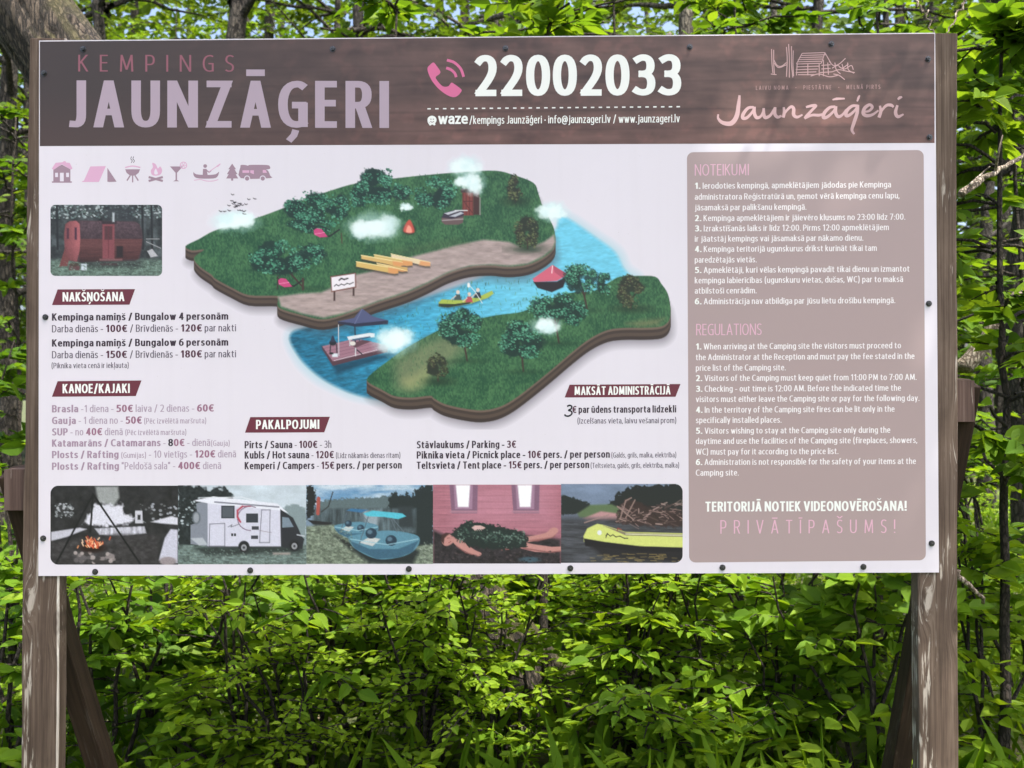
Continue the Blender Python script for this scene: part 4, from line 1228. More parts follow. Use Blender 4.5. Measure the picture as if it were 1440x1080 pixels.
# hammocks, fire
for x, y in ((440, 321), (390, 391)):
    mp.line([(x, y), (x + 12, y + 12), (x + 24, y + 11), (x + 37, y + 2)], 2.2, (34, 36, 38)); mp.poly([(x + 1, y + 3), (x + 5, y), (x + 12, y + 1), (x + 21, y + 12), (x + 10, y + 13), (x + 2, y + 9)], (196, 70, 122)); mp.line([(x + 3, y + 8), (x + 16, y + 6)], .8, (232, 150, 190))
mp.line([(391, 388), (390, 406)], 1.6, (62, 50, 44)); mp.line([(426, 392), (426, 407)], 3, (70, 54, 46)); mp.line([(480, 328), (481, 342)], 1.5, (80, 62, 50))
mp.ell(575, 322, 9, 8, (52, 34, 32), 4, .9); mp.poly([(568, 326), (570, 316), (576, 309), (581, 318), (582, 327)], (196, 84, 70), 2, cur=True); mp.poly([(571, 326), (574, 317), (578, 320), (579, 327)], (240, 160, 140), 2, cur=True)
mp.cloud(571, 291, 9, 6, R)
# canoes drawn up on the sand
for P, c in (([(550, 357), (553, 358), (605, 369), (605, 374), (598, 374), (550, 362)], (226, 206, 170)), ([(526, 358), (530, 358), (580, 368), (580, 373), (572, 374), (526, 363)], (206, 178, 110)), ([(508, 359), (512, 359), (566, 369), (567, 373), (562, 375), (508, 364)], (212, 176, 110)),
             ([(530, 370), (573, 376), (573, 381), (566, 382), (530, 376)], (204, 166, 104)), ([(501, 368), (506, 368), (560, 378), (560, 384), (555, 385), (501, 375)], (212, 178, 106))):
    P = np.array(P, float)
    mp.poly(P + [0, 3], (60, 54, 48), 3, .7); mp.poly(P, c); mp.line([P[0], P[2]], 1, (240, 226, 170)); mp.poly([P[2] - [14, 2.2], P[2], P[3], P[4], P[4] - [9, 1]], (222, 150, 96), 2, .8)
# little sign
mp.rect(469, 408, 471.6, 423, (70, 50, 48)); mp.rect(496, 403, 498.6, 416, (70, 50, 48))
mp.poly([(464.5, 388.5), (500.5, 383.5), (501, 404.5), (466, 411)], (120, 74, 66)); mp.poly([(466, 390), (499, 385), (499.3, 403), (467, 409.2)], (236, 230, 236))
mp.line([(477, 394), (480, 391.5), (484, 393), (489, 391.5)], 2, (60, 54, 60)); mp.line([(470, 402.5), (473, 400), (476, 402), (480, 399.5), (484, 401), (488, 398.5), (492, 399.5), (497, 397)], 1.2, (60, 54, 60))
# kayak
mp.poly([(616, 429), (640, 428), (690, 417), (670, 427), (630, 435)], (16, 60, 84), 5, .6)
mp.poly([(616.5, 426), (621, 421), (650, 422), (676, 416), (692, 408.5), (694, 413), (686, 419), (662, 427), (630, 432.5), (617, 431)], (168, 186, 82)); mp.poly([(617, 427), (640, 427.5), (664, 424), (660, 427), (630, 432.5), (617, 431)], (48, 56, 44))
for x, y, c in ((644, 414, (70, 84, 84)), (660, 417, (180, 80, 90)), (672, 411, (46, 54, 66))):
    mp.poly([(x - 6, y + 8), (x - 3, y), (x + 3, y), (x + 5, y + 8)], c); mp.ell(x, y - 3.2, 2.5, 2.8, (222, 204, 190)); mp.line([(x - 3, y + 2), (x - 9, y + 7)], 1.3, (222, 196, 180))
mp.line([(658, 399), (668, 410), (678, 426)], 1, (226, 230, 226)); mp.ell(659, 401, 2, 3.5, (236, 238, 236))
# raft with pavilion
mp.poly([(452, 488), (470, 512), (548, 494), (556, 500), (474, 526)], (14, 50, 70), 7, .7)
mp.poly([(453, 487), (500, 476), (548, 486), (545, 491), (468, 509)], (158, 116, 132)); mp.poly([(453, 487), (468, 508), (545, 490), (545, 495), (468, 514.5), (453, 491)], (84, 58, 68))
for k in range(5): mp.line([(456 + k * 3, 490 + k * 4), (505 + k * 10, 478 + k * 2.6)], .7, (128, 88, 104))
mp.line([(470, 507), (530, 492)], 1, (210, 196, 206))
mp.line([(476, 457), (476.5, 500)], 1.1, (206, 206, 212)); mp.line([(499, 459), (500, 496)], 1.8, (44, 46, 62)); mp.line([(500, 485), (500, 500)], 1.6, (220, 220, 224))
mp.poly([(488, 473.5), (520, 468), (527, 469), (527, 474), (490, 478)], (220, 226, 232)); mp.line([(492, 478), (492, 486)], 1.5, (200, 206, 212)); mp.line([(506, 476), (504, 486)], 1.5, (54, 84, 110)); mp.line([(496, 478), (520, 474)], 2.2, (58, 92, 120))
mp.poly([(492, 484), (510, 478), (522, 480), (500, 489)], (96, 66, 76)); mp.ell(496, 483, 4, 3, (222, 216, 210))
mp.poly([(475, 452), (498, 447), (507, 436), (509.5, 434.5), (512, 436), (524, 445), (546, 450.5), (545.5, 453), (500, 455)], (82, 88, 124)); mp.poly([(475, 452), (500, 455), (546, 450.5), (545.5, 456), (500, 459.5), (476, 455)], (44, 48, 70)); mp.line([(509, 435), (499, 455)], .9, (112, 118, 154))
mp.ell(468, 482, 5, 4, (36, 40, 48)); mp.poly([(464, 481), (467, 472), (469, 472), (472, 481)], (46, 56, 76)); mp.line([(465, 485), (464, 496)], 1.3, (40, 44, 50)); mp.line([(473, 484), (474, 498)], 1.3, (40, 44, 50)); mp.rect(467, 497, 475, 502, (214, 222, 230)); mp.ell(466, 497, 3, 1.6, (38, 36, 42))
mp.line([(502, 492), (509, 498)], 1.5, (40, 40, 50))
# tent by the far bank
mp.poly([(750, 396), (783, 396), (798, 388), (792, 404), (776, 411), (756, 405)], (40, 36, 42), 1.5); mp.poly([(749, 392), (777, 372.5), (783, 377), (799, 386), (783, 395), (751, 396.5)], (208, 100, 122)); mp.poly([(777, 372.5), (799, 386), (790, 390), (780, 383)], (176, 82, 104)); mp.line([(777, 374), (776, 384)], 1.2, (244, 220, 226))
ISL2 = [(516, 533), (524, 524), (545, 508), (570, 490), (600, 473), (625, 461), (660, 451), (700, 443), (735, 438), (765, 424), (800, 412), (835, 409), (858, 396), (872, 389), (895, 388), (921, 389), (930, 399), (939, 413), (943, 434), (941, 450), (930, 459), (905, 461), (880, 461), (855, 464), (830, 476), (805, 495), (778, 518), (750, 541), (722, 562), (700, 573), (676, 577), (650, 574), (625, 568), (610, 560), (605, 556.5), (580, 559), (555, 557), (537, 548), (520, 539)]
lay(ISL2, 15, 17)
mp.poly([(560, 505), (600, 480), (640, 470), (655, 482), (640, 505), (600, 530), (585, 545), (560, 545), (555, 525)], (146, 142, 108), 22, .6, cur=True)
mp.poly([(566, 535), (585, 525), (612, 512), (600, 540), (575, 550)], (176, 176, 120), 14, .5, cur=True)
mp.poly([(880, 455), (905, 450), (935, 447), (925, 458), (900, 460)], (138, 128, 92), 9, .6)
for k in range(900):
    x, y = R.uniform(530, 940), R.uniform(395, 570)
    if (mp.C[int(y - 212), int(x - 250)] @ [-.5, 1, -.5]) > 18:
        mp.line([(x, y), (x + R.uniform(-1.5, 1.5), y - R.uniform(2, 4))], .8, [(30, 74, 46), (92, 136, 88), (54, 108, 68)][k % 3], op=.55)
for x, y, rx, ry, b in ((818, 392, 26, 24, (826, 436)), (850, 398, 12, 16, None), (778, 430, 34, 22, (786, 482)), (808, 440, 18, 18, None), (650, 462, 36, 26, (657, 507)), (655, 448, 20, 16, None), (733, 482, 34, 24, (736, 522)), (728, 462, 18, 14, None)):
    mp.tree(x, y, rx, ry, R, b)
for x, y, rx, ry in ((887, 410, 20, 24), (616, 516, 15, 20)):
    mp.ell(x + 2, y + ry, rx * 1.2, 5, (34, 48, 34), 9, .6)
    mp.tree(x, y, rx, ry, R, (x, y + ry), [(48, 58, 40), (84, 92, 62), (36, 46, 34), (104, 108, 76), (60, 54, 44)], int(rx * ry * .8), (40, 48, 38))
for x, y, rx, ry in ((330, 311, 32, 15), (526, 319, 36, 20), (555, 478, 30, 20), (776, 298, 22, 13), (768, 458, 22, 12), (654, 235, 22, 15), (668, 258, 14, 16), (650, 255, 12, 10)):
    mp.cloud(x, y, rx, ry, R)
for k in range(24):
    x, y = 335 + R.normal(0, 10), 288 + R.normal(0, 7)
    mp.line([(x - 2, y - R.uniform(0, 1.5)), (x, y), (x + 2, y - R.uniform(0, 1.5))], 1.0, (46, 42, 48))
mp.build('map_picture', 0.00006)

# ---- bungalow picture
b1 = Pic(71, 288, 228, 388, 1.0, (60, 66, 68))
b1.rect(60, 280, 240, 400, lambda X, Y: np.array((66, 72, 74)) * (.3 + 1.3 * fbm(X * .12, Y * .12, 4, 5))[..., None])
b1.rect(60, 365, 240, 400, lambda X, Y: np.array((96, 116, 106)) * (.5 + fbm(X * .25, Y * .5, 4, 15))[..., None], soft=6)
b1.blobs(420, lambda: (R.uniform(72, 228), R.uniform(289, 310) - 3), (.6, 1.8), [(168, 182, 184), (120, 140, 140), (90, 110, 104), (40, 46, 48), (200, 210, 212)], R, op=.8)
b1.rect(150, 288, 186, 311, (50, 54, 58), soft=12, op=.75)
for x in (80, 200, 213): b1.line([(x, 288), (x + 1, 350)], 3, (38, 40, 42))
b1.poly([(92, 316), (98, 311.5), (112, 310), (190, 311.5), (196, 315), (199.5, 324), (201, 337), (199, 352), (196, 364), (190, 367), (112, 369), (96, 366)], (74, 56, 60), 1.5)
b1.poly([(112, 311), (190, 312), (195.5, 316), (199, 325), (200, 337), (109, 337)], lambda X, Y: np.array((80, 64, 70)) * (.6 + .5 * fbm(X * .45, Y * .45, 3, 3) + .25 * np.clip((Y - 309) / -28 + 1, 0, 1))[..., None])
b1.poly([(109, 336), (200, 336), (198, 352), (194, 364), (112, 368)], lambda X, Y: np.array((88, 56, 56)) * (.95 + .3 * fbm(X * .06, Y * .9, 3, 9) - .35 * np.clip((Y - 344) / 24, 0, 1))[..., None])
b1.poly([(92, 315), (98, 311), (107, 310.5), (112, 315), (113, 335), (112, 352), (108, 368), (96, 366), (91, 350), (90, 330)], lambda X, Y: np.array((150, 88, 92)) * (.75 + .35 * np.clip((X - 88) / 22, 0, 1) - .15 * np.clip((Y - 345) / 20, 0, 1))[..., None])
b1.poly([(83, 375), (91, 350), (97, 366), (95, 374)], (112, 66, 66))
b1.rect(144, 315, 161, 364, (128, 72, 78)); b1.rect(147, 318, 158, 337, (84, 54, 58)); b1.line([(152.5, 318), (152.5, 362)], 1, (98, 48, 56)); b1.rect(143, 311, 164, 315, (54, 44, 48))
b1.rect(94, 321, 97, 336, (74, 44, 58)); b1.rect(105, 320, 108, 337, (66, 42, 60)); b1.rect(164, 346, 173, 362, (44, 36, 38)); b1.rect(158, 299, 161, 312, (180, 188, 194))
b1.rect(140, 364, 172, 367, (128, 90, 92)); b1.rect(141, 370, 166, 373, (118, 84, 86)); b1.rect(113, 367, 198, 376, (36, 36, 38), soft=5, op=.6)
b1.rect(97, 374, 112, 380, (96, 64, 68)); b1.ell(104, 372, 7, 3, (74, 62, 54)); b1.rect(114, 371, 122, 380, (206, 214, 226)); b1.poly([(207, 353), (214, 350), (222, 360), (212, 362)], (180, 180, 186)); b1.line([(206, 340), (226, 349)], 1, (170, 170, 174)); b1.line([(206, 336), (224, 336)], 1, (150, 150, 154))
b1.blobs(260, lambda: (R.uniform(72, 228), R.uniform(368, 388)), (.4, 1.1), [(136, 158, 146), (70, 88, 78), (110, 134, 120)], R, op=.7)
b1.grain(.12)


def framed(pc, x0, y0, x1, y1, r, name, label=None, corners=(1, 1, 1, 1)):
    """rounded corners: the rim of the grid is pulled onto the rounded outline"""
    X, Y = pc.X, pc.Y
    cx, cy = np.clip(X, x0 + r, x1 - r), np.clip(Y, y0 + r, y1 - r)
    dx, dy = X - cx, Y - cy
    kx = (X < (x0 + x1) / 2).astype(int); ky = (Y < (y0 + y1) / 2).astype(int)
    on = np.array([[corners[2], corners[3]], [corners[1], corners[0]]])[ky, kx]
    d = np.hypot(dx, dy)
    f = np.where((on > 0) & (d > r), r / np.maximum(d, 1e-6), 1)
    pc.X, pc.Y = cx + dx * f, cy + dy * f
    # thin dark rim of the print
    m = np.ones(X.shape)
    pc.build(name, 0.0001, m, label)


framed(b1, 71, 288, 228, 388, 7, 'printed_photo', 'printed photo of a red wooden bungalow')

# ---- the strip of five photos
ST = 1.0
f1 = Pic(71, 683, 250.5, 794, ST, (42, 42, 44))
f1.rect(60, 670, 260, 800, lambda X, Y: np.array((46, 46, 48)) * (.55 + .8 * fbm(X * .15, Y * .15, 4, 2))[..., None])
f1.poly([(134, 684), (166, 684), (168, 700), (160, 712), (138, 706)], (150, 154, 154), 4); f1.poly([(116, 735), (134, 708), (172, 710), (176, 722), (190, 728), (184, 736), (160, 740), (125, 738)], (214, 214, 226), 4, jit=4, js=.2)
f1.blobs(90, lambda: (R.uniform(78, 102), R.uniform(708, 728)), (.6, 2.4), [(196, 200, 206), (150, 156, 160), (60, 62, 64)], R, op=.8); f1.blobs(60, lambda: (R.uniform(195, 250), R.uniform(708, 735)), (.6, 2.6), [(180, 184, 194), (120, 122, 126), (40, 40, 42)], R, op=.8)
f1.poly([(190, 718), (200, 718), (201, 736), (190, 736)], (200, 200, 210)); f1.rect(193.5, 724, 197.5, 731, (50, 50, 52)); f1.poly([(212, 734), (240, 726), (250, 728), (250, 738), (226, 736)], (212, 212, 224), 2)
f1.poly([(72, 748), (112, 742), (122, 744), (94, 755), (72, 761)], (190, 190, 202), 2); f1.poly([(133, 743), (203, 740), (206, 750), (170, 754), (140, 752)], lambda X, Y: np.array((196, 196, 208)) * (.6 + .7 * fbm(X * .35, Y * .1, 3, 4))[..., None], 2); f1.poly([(223, 788), (232, 756), (240, 744), (250, 745), (250, 792)], (196, 196, 212), 2); f1.ell(236, 789, 12, 6, (150, 140, 144), 2)
f1.poly([(72, 762), (160, 752), (224, 752), (222, 794), (72, 794)], lambda X, Y: np.array((58, 56, 58)) * (.55 + .9 * fbm(X * .2, Y * .3, 4, 6))[..., None], 6)
for k in range(40): f1.ell(R.uniform(106, 160), R.uniform(777, 791), R.uniform(2.5, 4.5), R.uniform(2, 3.4), [(132, 124, 124), (94, 90, 92), (164, 154, 152), (60, 56, 58)][k % 4], 1.2)
f1.ell(130, 770, 18, 7, (40, 26, 24), 4)
for k in range(60):
    x = R.normal(130, 7); y = 771 - abs(R.normal(0, 6)); f1.line([(x, y), (x + R.uniform(-3, 3), y - R.uniform(2, 5))], 1.6, [(214, 96, 62), (240, 160, 110), (170, 58, 42), (252, 214, 180)][k % 4], op=.9)
for P in ([(131, 695), (78, 794)], [(131, 695), (127, 748)], [(131, 695), (198, 794)]): f1.line(P, 2.6, (26, 26, 28))
f1.grain(.12)
framed(f1, 71, 683, 250.5, 794, 11, 'printed_photo', 'printed photo of a campfire under a tripod', (1, 0, 0, 1))

f2 = Pic(250.5, 682.5, 430.5, 793.5, ST, (190, 204, 214))
f2.rect(240, 670, 440, 740, lambda X, Y: np.array((196, 208, 218)) * (.86 + .26 * fbm(X * .03, Y * .06, 3, 3))[..., None])
f2.poly([(385, 730), (396, 714), (412, 709), (431, 716), (431, 780), (385, 780)], (130, 146, 150), 3, jit=3, js=.3)
f2.poly([(250, 682), (276, 682), (300, 690), (320, 685), (330, 700), (300, 720), (285, 772), (250, 772)], lambda X, Y: np.array((40, 46, 48)) * (.5 + fbm(X * .3, Y * .3, 3, 4))[..., None], 3, jit=5, js=.2)
f2.blobs(90, lambda: (R.uniform(252, 290), R.uniform(700, 740)), (.5, 2), [(180, 190, 196), (90, 100, 104), (34, 38, 40)], R)
f2.rect(240, 766, 440, 800, lambda X, Y: np.array((104, 120, 116)) * (.5 + fbm(X * .2, Y * .5, 4, 7))[..., None], soft=3)
f2.poly([(272, 770), (420, 764), (426, 777), (290, 781)], (36, 42, 42), 6, .8)
f2.poly([(292, 703), (300, 700), (390, 710), (400, 722), (400, 769), (292, 769), (290, 740)], (206, 206, 222)); f2.poly([(276, 708), (292, 704), (292, 768), (268, 765), (268, 738), (278, 735)], (130, 136, 148)); f2.poly([(272, 704), (300, 698), (390, 708), (406, 722), (396, 718), (300, 709)], (226, 228, 238))
f2.line([(302, 706), (392, 713)], 2, (120, 122, 136)); f2.line([(280, 700), (340, 699), (358, 704)], 1.2, (220, 224, 232))
f2.poly([(394, 716), (412, 728), (420, 744), (424, 754), (428, 758), (425, 772), (395, 769)], (46, 48, 54)); f2.poly([(397, 727), (406, 728), (413, 741), (397, 742)], (122, 138, 152)); f2.line([(418, 752), (428, 754)], 1.6, (196, 200, 210))
f2.rect(311, 711, 330, 729, (62, 66, 74)); f2.rect(313, 713, 328, 727, (84, 90, 98)); f2.rect(346, 722, 363, 735, (56, 60, 68)); f2.rect(354, 740, 364, 745, (64, 66, 74)); f2.rect(353, 753, 363, 758, (64, 66, 74)); f2.rect(325, 750, 328, 754, (50, 52, 58)); f2.rect(329, 750, 332, 754, (50, 52, 58))
a = np.linspace(-2.0, 1.9, 14)
f2.line(np.stack([352 - 18 * np.cos(a) + 0 * a, 729 + 17 * np.sin(a)], 1)[:13], 1.2, (120, 96, 120)); f2.line([(341, 712), (334, 718), (334, 727), (338, 734)], 2.6, (176, 66, 86)); f2.line([(341, 712), (352, 712)], 1.4, (150, 60, 80))
for P in ([(368, 717), (380, 717), (379, 763), (365, 763), (368, 717)], [(295, 737), (316, 736), (316, 768), (294, 768), (295, 737)]): f2.line(P, .9, (92, 92, 104))
f2.line([(321, 741), (326, 738), (325, 741), (331, 739), (336, 737)], .9, (96, 98, 108)); f2.line([(364, 746), (382, 749)], .7, (140, 130, 140)); f2.line([(292, 769), (395, 769)], 1.4, (70, 74, 80))
for x, y in ((343, 769), (414, 767)):
    f2.ell(x, y, 8, 8.6, (40, 42, 46)); f2.ell(x, y + .5, 5.5, 6.2, (28, 28, 30)); f2.ell(x, y + 1, 4, 4.6, (150, 152, 158)); f2.ell(x, y + 1, 1.6, 1.8, (50, 50, 54))
f2.poly([(268, 757), (285, 756), (292, 766), (280, 767)], (176, 182, 190), 1.5); f2.ell(276, 728, 6, 9, (96, 104, 112), 1.5); f2.ell(276, 728, 4, 7, (150, 156, 164), 1.5); f2.rect(384, 777, 408, 780, (160, 150, 146), soft=3)
f2.blobs(260, lambda: (R.uniform(252, 430), R.uniform(772, 793)), (.4, 1.2), [(150, 168, 160), (70, 84, 80), (120, 138, 130)], R, op=.6)
f2.grain(.06)
framed(f2, 250.5, 682.5, 430.5, 793.5, 1, 'printed_photo', 'printed photo of a white camper van', (0, 0, 0, 0))

f3 = Pic(430.5, 682, 609, 793, ST, (120, 140, 160))
f3.rect(420, 670, 620, 710, lambda X, Y: (lambda q: np.array((104, 146, 182)) * (1 - q) + np.array((206, 218, 228)) * q)(np.clip(fbm(X * .03, Y * .12, 4, 4) * 2.2 - .5, 0, 1)[..., None]))
f3.poly([(445, 706), (480, 701), (520, 700), (552, 697), (552, 725), (445, 725)], (92, 108, 112), 2, jit=3, js=.4); f3.poly([(545, 730), (548, 698), (556, 690), (562, 698), (572, 692), (580, 700), (582, 690), (595, 683), (610, 682), (610, 790), (575, 760)], (40, 48, 50), 2, jit=4, js=.3)
f3.rect(440, 715, 585, 750, lambda X, Y: np.array((84, 98, 104)) * (.5 + .9 * fbm(X * .3, Y * .05, 3, 8))[..., None], soft=4); f3.poly([(510, 718), (535, 718), (530, 740), (515, 740)], (176, 190, 200), 6, .7); f3.poly([(560, 712), (580, 712), (582, 742), (560, 742)], (50, 58, 62), 5)
f3.poly([(431, 683), (440, 683), (445, 700), (440, 726), (431, 730)], (38, 40, 42), 2, jit=3); f3.line([(448, 701), (447, 722)], 5, (164, 84, 76)); f3.line([(452, 720), (462, 712), (468, 692)], 1.5, (50, 50, 50)); f3.poly([(432, 731), (468, 735), (462, 739), (440, 737)], (40, 40, 42))
f3.poly([(430, 740), (470, 738), (500, 760), (560, 770), (610, 765), (610, 795), (430, 795)], lambda X, Y: np.array((120, 132, 116)) * (.45 + fbm(X * .25, Y * .4, 4, 5))[..., None], 3)
f3.poly([(490, 770), (520, 792), (580, 793), (590, 775), (570, 765)], (32, 38, 42), 6, .9); f3.poly([(468, 752), (490, 762), (500, 766), (490, 770)], (30, 34, 36), 4, .9)
for (ox, oy, k) in ((0, 0, .62), (0, 0, 1.0)):
    sx = (lambda x, y: (470 + (x - 490) * .62, 740 + (y - 756) * .62)) if k < 1 else (lambda x, y: (x, y))
    f3.poly([sx(*p) for p in ((490, 757), (500, 752), (545, 746), (584, 752), (590, 762), (580, 776), (560, 784), (530, 786), (500, 772))], (92, 138, 158), 1.2, cur=True); f3.poly([sx(*p) for p in ((491, 760), (520, 772), (560, 772), (589, 760), (580, 776), (560, 784), (530, 786), (500, 772))], (62, 98, 120), 1.5); f3.poly([sx(*p) for p in ((505, 763), (520, 755), (535, 758), (524, 768))], (196, 200, 200), 1)
    for p in ((522, 750), (550, 760)):
        q = sx(*p); f3.ell(q[0], q[1], 8 * k, 7.5 * k, (42, 60, 76)); f3.ell(q[0] - 2 * k, q[1] - 2 * k, 3.5 * k, 3 * k, (92, 120, 138), 2)
    f3.line([sx(505, 766), sx(518, 726)], 1.2, (84, 100, 112)); f3.line([sx(558, 748), sx(546, 722), sx(568, 748)], 1, (96, 110, 120)); f3.line([sx(492, 758), sx(545, 766), sx(588, 758)], 1.2, (150, 190, 204))
f3.poly([(511, 722), (524, 718), (566, 722), (571, 726), (560, 730), (540, 727), (516, 726)], (86, 186, 206), 1); f3.poly([(487, 718), (494, 715), (518, 717), (508, 721)], (60, 110, 150), 1)
f3.blobs(300, lambda: (R.uniform(431, 495), R.uniform(745, 793)), (.4, 1.3), [(160, 170, 150), (80, 92, 80), (128, 140, 120)], R, op=.6); f3.blobs(70, lambda: (R.uniform(590, 609), R.uniform(762, 793)), (.4, 1.3), [(160, 168, 156), (80, 90, 84)], R, op=.6)
f3.grain(.1)
framed(f3, 430.5, 682, 609, 793, 1, 'printed_photo', 'printed photo of two blue pedal boats', (0, 0, 0, 0))

f4 = Pic(609, 681.5, 789, 792.5, ST, (150, 96, 106))
f4.rect(600, 670, 800, 800, lambda X, Y: np.array((168, 110, 124)) * (.86 + .26 * fbm(X * .04, Y * .5, 3, 4))[..., None]); f4.rect(640, 683, 775, 735, (206, 150, 170), soft=30, op=.4)
for k in range(7): f4.line([(609, 688 + k * 9), (789, 688 + k * 9)], .6, (130, 80, 92), op=.6)
for x in (632, 719):
    f4.poly([(x, 682), (x + 40, 682), (x + 39, 722), (x + 3, 722)], (128, 96, 118)); f4.poly([(x + 6, 682), (x + 33, 682), (x + 32, 716), (x + 8, 716)], (158, 124, 148)); f4.poly([(x + 9, 682), (x + 29, 682), (x + 27, 713), (x + 12, 713)], (246, 246, 250), 2); f4.rect(x + 1, 718, x + 39, 721, (166, 124, 140))
f4.poly([(609, 745), (625, 752), (700, 748), (789, 758), (789, 795), (609, 795)], lambda X, Y: np.array((48, 44, 48)) * (.5 + fbm(X * .3, Y * .3, 3, 4))[..., None], 6)
SK, SKD = (188, 136, 130), (140, 90, 90)
f4.poly([(730, 757), (752, 753), (768, 749), (775, 743), (781, 742), (785, 745), (783, 750), (775, 756), (756, 760), (735, 763)], SK, 1.2, cur=True); f4.poly([(740, 760), (776, 755), (783, 750), (780, 755), (756, 762)], SKD, 1.5, .7)
f4.poly([(732, 762), (755, 766), (776, 769), (789, 768.5), (789, 775), (772, 777), (752, 776), (732, 771)], SK, 1.2); f4.line([(736, 771), (772, 776.5), (789, 775)], 1.6, SKD, 1.2)
f4.poly([(622, 764), (621, 758), (624, 753), (630, 750.5), (635, 752), (638, 757), (637, 763), (631, 767), (626, 767.5)], SK, 1.2, cur=True); f4.poly([(620, 760), (621, 753), (627, 749), (634, 750), (629, 753), (625, 757), (624, 765)], (70, 48, 48), 1.4)
f4.line([(629, 757), (632, 756.5)], .8, (90, 50, 52)); f4.line([(631, 763), (634, 761.5)], .8, (120, 56, 60)); f4.line([(634, 757), (636, 759.5)], .8, SKD)
f4.poly([(634, 757), (642, 753.5), (652, 757), (657, 765), (667, 773), (677, 778), (673, 782), (662, 779), (650, 773), (640, 766)], SK, 1.2, cur=True); f4.line([(642, 768), (655, 777), (672, 782)], 1.4, SKD, 1.2)
f4.poly([(702, 766), (716, 766), (717, 773), (705, 774)], SKD, 1.2)
f4.poly([(634, 753), (640, 744), (650, 736), (660, 731), (672, 735), (690, 737), (706, 740), (720, 745), (734, 747), (742, 756), (741, 769), (720, 773), (700, 772), (662, 769), (646, 760)], (36, 46, 45), 2, jit=4, js=.35)
f4.blobs(330, lambda: (lambda q: (q, 755 + R.normal(0, 5.0) - 7 * math.exp(-((q - 662) / 12) ** 2)))(R.uniform(644, 738)), (.6, 1.6), [(56, 78, 70), (30, 40, 40), (84, 108, 98), (44, 62, 58), (120, 140, 130)], R, op=.85)
f4.poly([(663, 742), (668, 739), (676, 739), (683, 742), (679, 744.5), (672, 744), (668, 746)], (208, 172, 168), 1); [f4.line([(666 + k * 3, 743), (668 + k * 3, 746)], .8, (208, 172, 168)) for k in range(4)]; f4.ell(745, 787, 14, 4, (74, 108, 124), 3, .7)
f4.blobs(120, lambda: (R.uniform(612, 789), R.uniform(775, 793)), (.5, 1.6), [(74, 62, 66), (30, 28, 32), (96, 82, 84)], R, op=.7)
f4.grain(.06)
framed(f4, 609, 681.5, 789, 792.5, 1, 'printed_photo', 'printed photo of a person resting under leaves in a sauna', (0, 0, 0, 0))

f5 = Pic(789, 680.5, 960, 791.5, ST, (96, 104, 118))
f5.rect(780, 670, 970, 712, lambda X, Y: np.array((120, 136, 160)) * (.85 + .3 * fbm(X * .03, Y * .08, 3, 7))[..., None])
f5.poly([(789, 696), (806, 700), (830, 708), (830, 722), (789, 724)], (40, 46, 46), 2, jit=2); f5.poly([(855, 708), (868, 694), (890, 684), (920, 682), (962, 680), (962, 730), (855, 730)], (38, 42, 42), 2, jit=4, js=.3); f5.poly([(812, 722), (830, 710), (860, 709), (880, 718), (880, 728), (815, 728)], (92, 112, 80), 3); f5.poly([(820, 729), (845, 719), (868, 722), (880, 735), (830, 734)], (184, 140, 142), 3)
f5.rect(780, 729, 970, 800, lambda X, Y: np.array((70, 72, 78)) * (.55 + .85 * fbm(X * .05, Y * .35, 4, 5))[..., None], soft=8)
f5.poly([(866, 735), (870, 712), (880, 702), (900, 706), (915, 715), (950, 716), (962, 720), (962, 742), (890, 738)], (58, 46, 44), 3, jit=3, js=.3)
for k in range(110):
    x, y, an, l = R.uniform(866, 960), R.uniform(708, 737), R.normal(0, .5), R.uniform(4, 16)
    f5.line([(x, y), (x + l * math.cos(an), y + l * math.sin(an))], R.uniform(.7, 1.8), [(136, 112, 108), (84, 68, 66), (168, 144, 138), (46, 38, 38)][k % 4], op=.9)
for P in ([(872, 730), (880, 704), (888, 700)], [(880, 728), (893, 703)], [(868, 712), (890, 730)], [(822, 735), (856, 724)]): f5.line(P, 1.6, (150, 126, 120))
f5.poly([(825, 764), (870, 768), (962, 771), (962, 792), (850, 784)], (36, 34, 38), 6, .9)
f5.poly([(820.5, 754), (826, 743), (840, 736.5), (848, 738), (880, 748), (962, 750), (962, 771), (900, 770), (850, 766), (821, 762)], (206, 214, 122), 1.2); f5.poly([(821, 757), (850, 762), (900, 768), (962, 770), (962, 776), (900, 776), (850, 770), (823, 768)], (34, 32, 36), 1.5); f5.poly([(848, 739), (882, 749.5), (962, 751.5), (962, 755), (880, 753)], (120, 110, 100), 1.2, .9); f5.line([(880, 751), (962, 753)], 1.2, (226, 226, 190))
f5.ell(843, 749, 3.2, 3.4, (226, 230, 228)); f5.line([(852, 753), (855, 751), (858, 754), (862, 752), (866, 755), (872, 754), (878, 757), (883, 757)], 1.2, (52, 50, 44)); f5.line([(854, 750), (852, 756)], 1.2, (52, 50, 44)); f5.line([(868, 746), (869, 743), (874, 745)], 1.4, (150, 70, 60))
for k in range(40):
    x, y = R.uniform(830, 955), R.uniform(778, 791); f5.line([(x, y), (x + R.uniform(5, 14), y + R.uniform(-.6, .6))], 1.0, (172, 150, 88), op=.6)
f5.grain(.06)
framed(f5, 789, 680.5, 960, 791.5, 11, 'printed_photo', 'printed photo of a yellow canoe on a river', (0, 1, 1, 0))

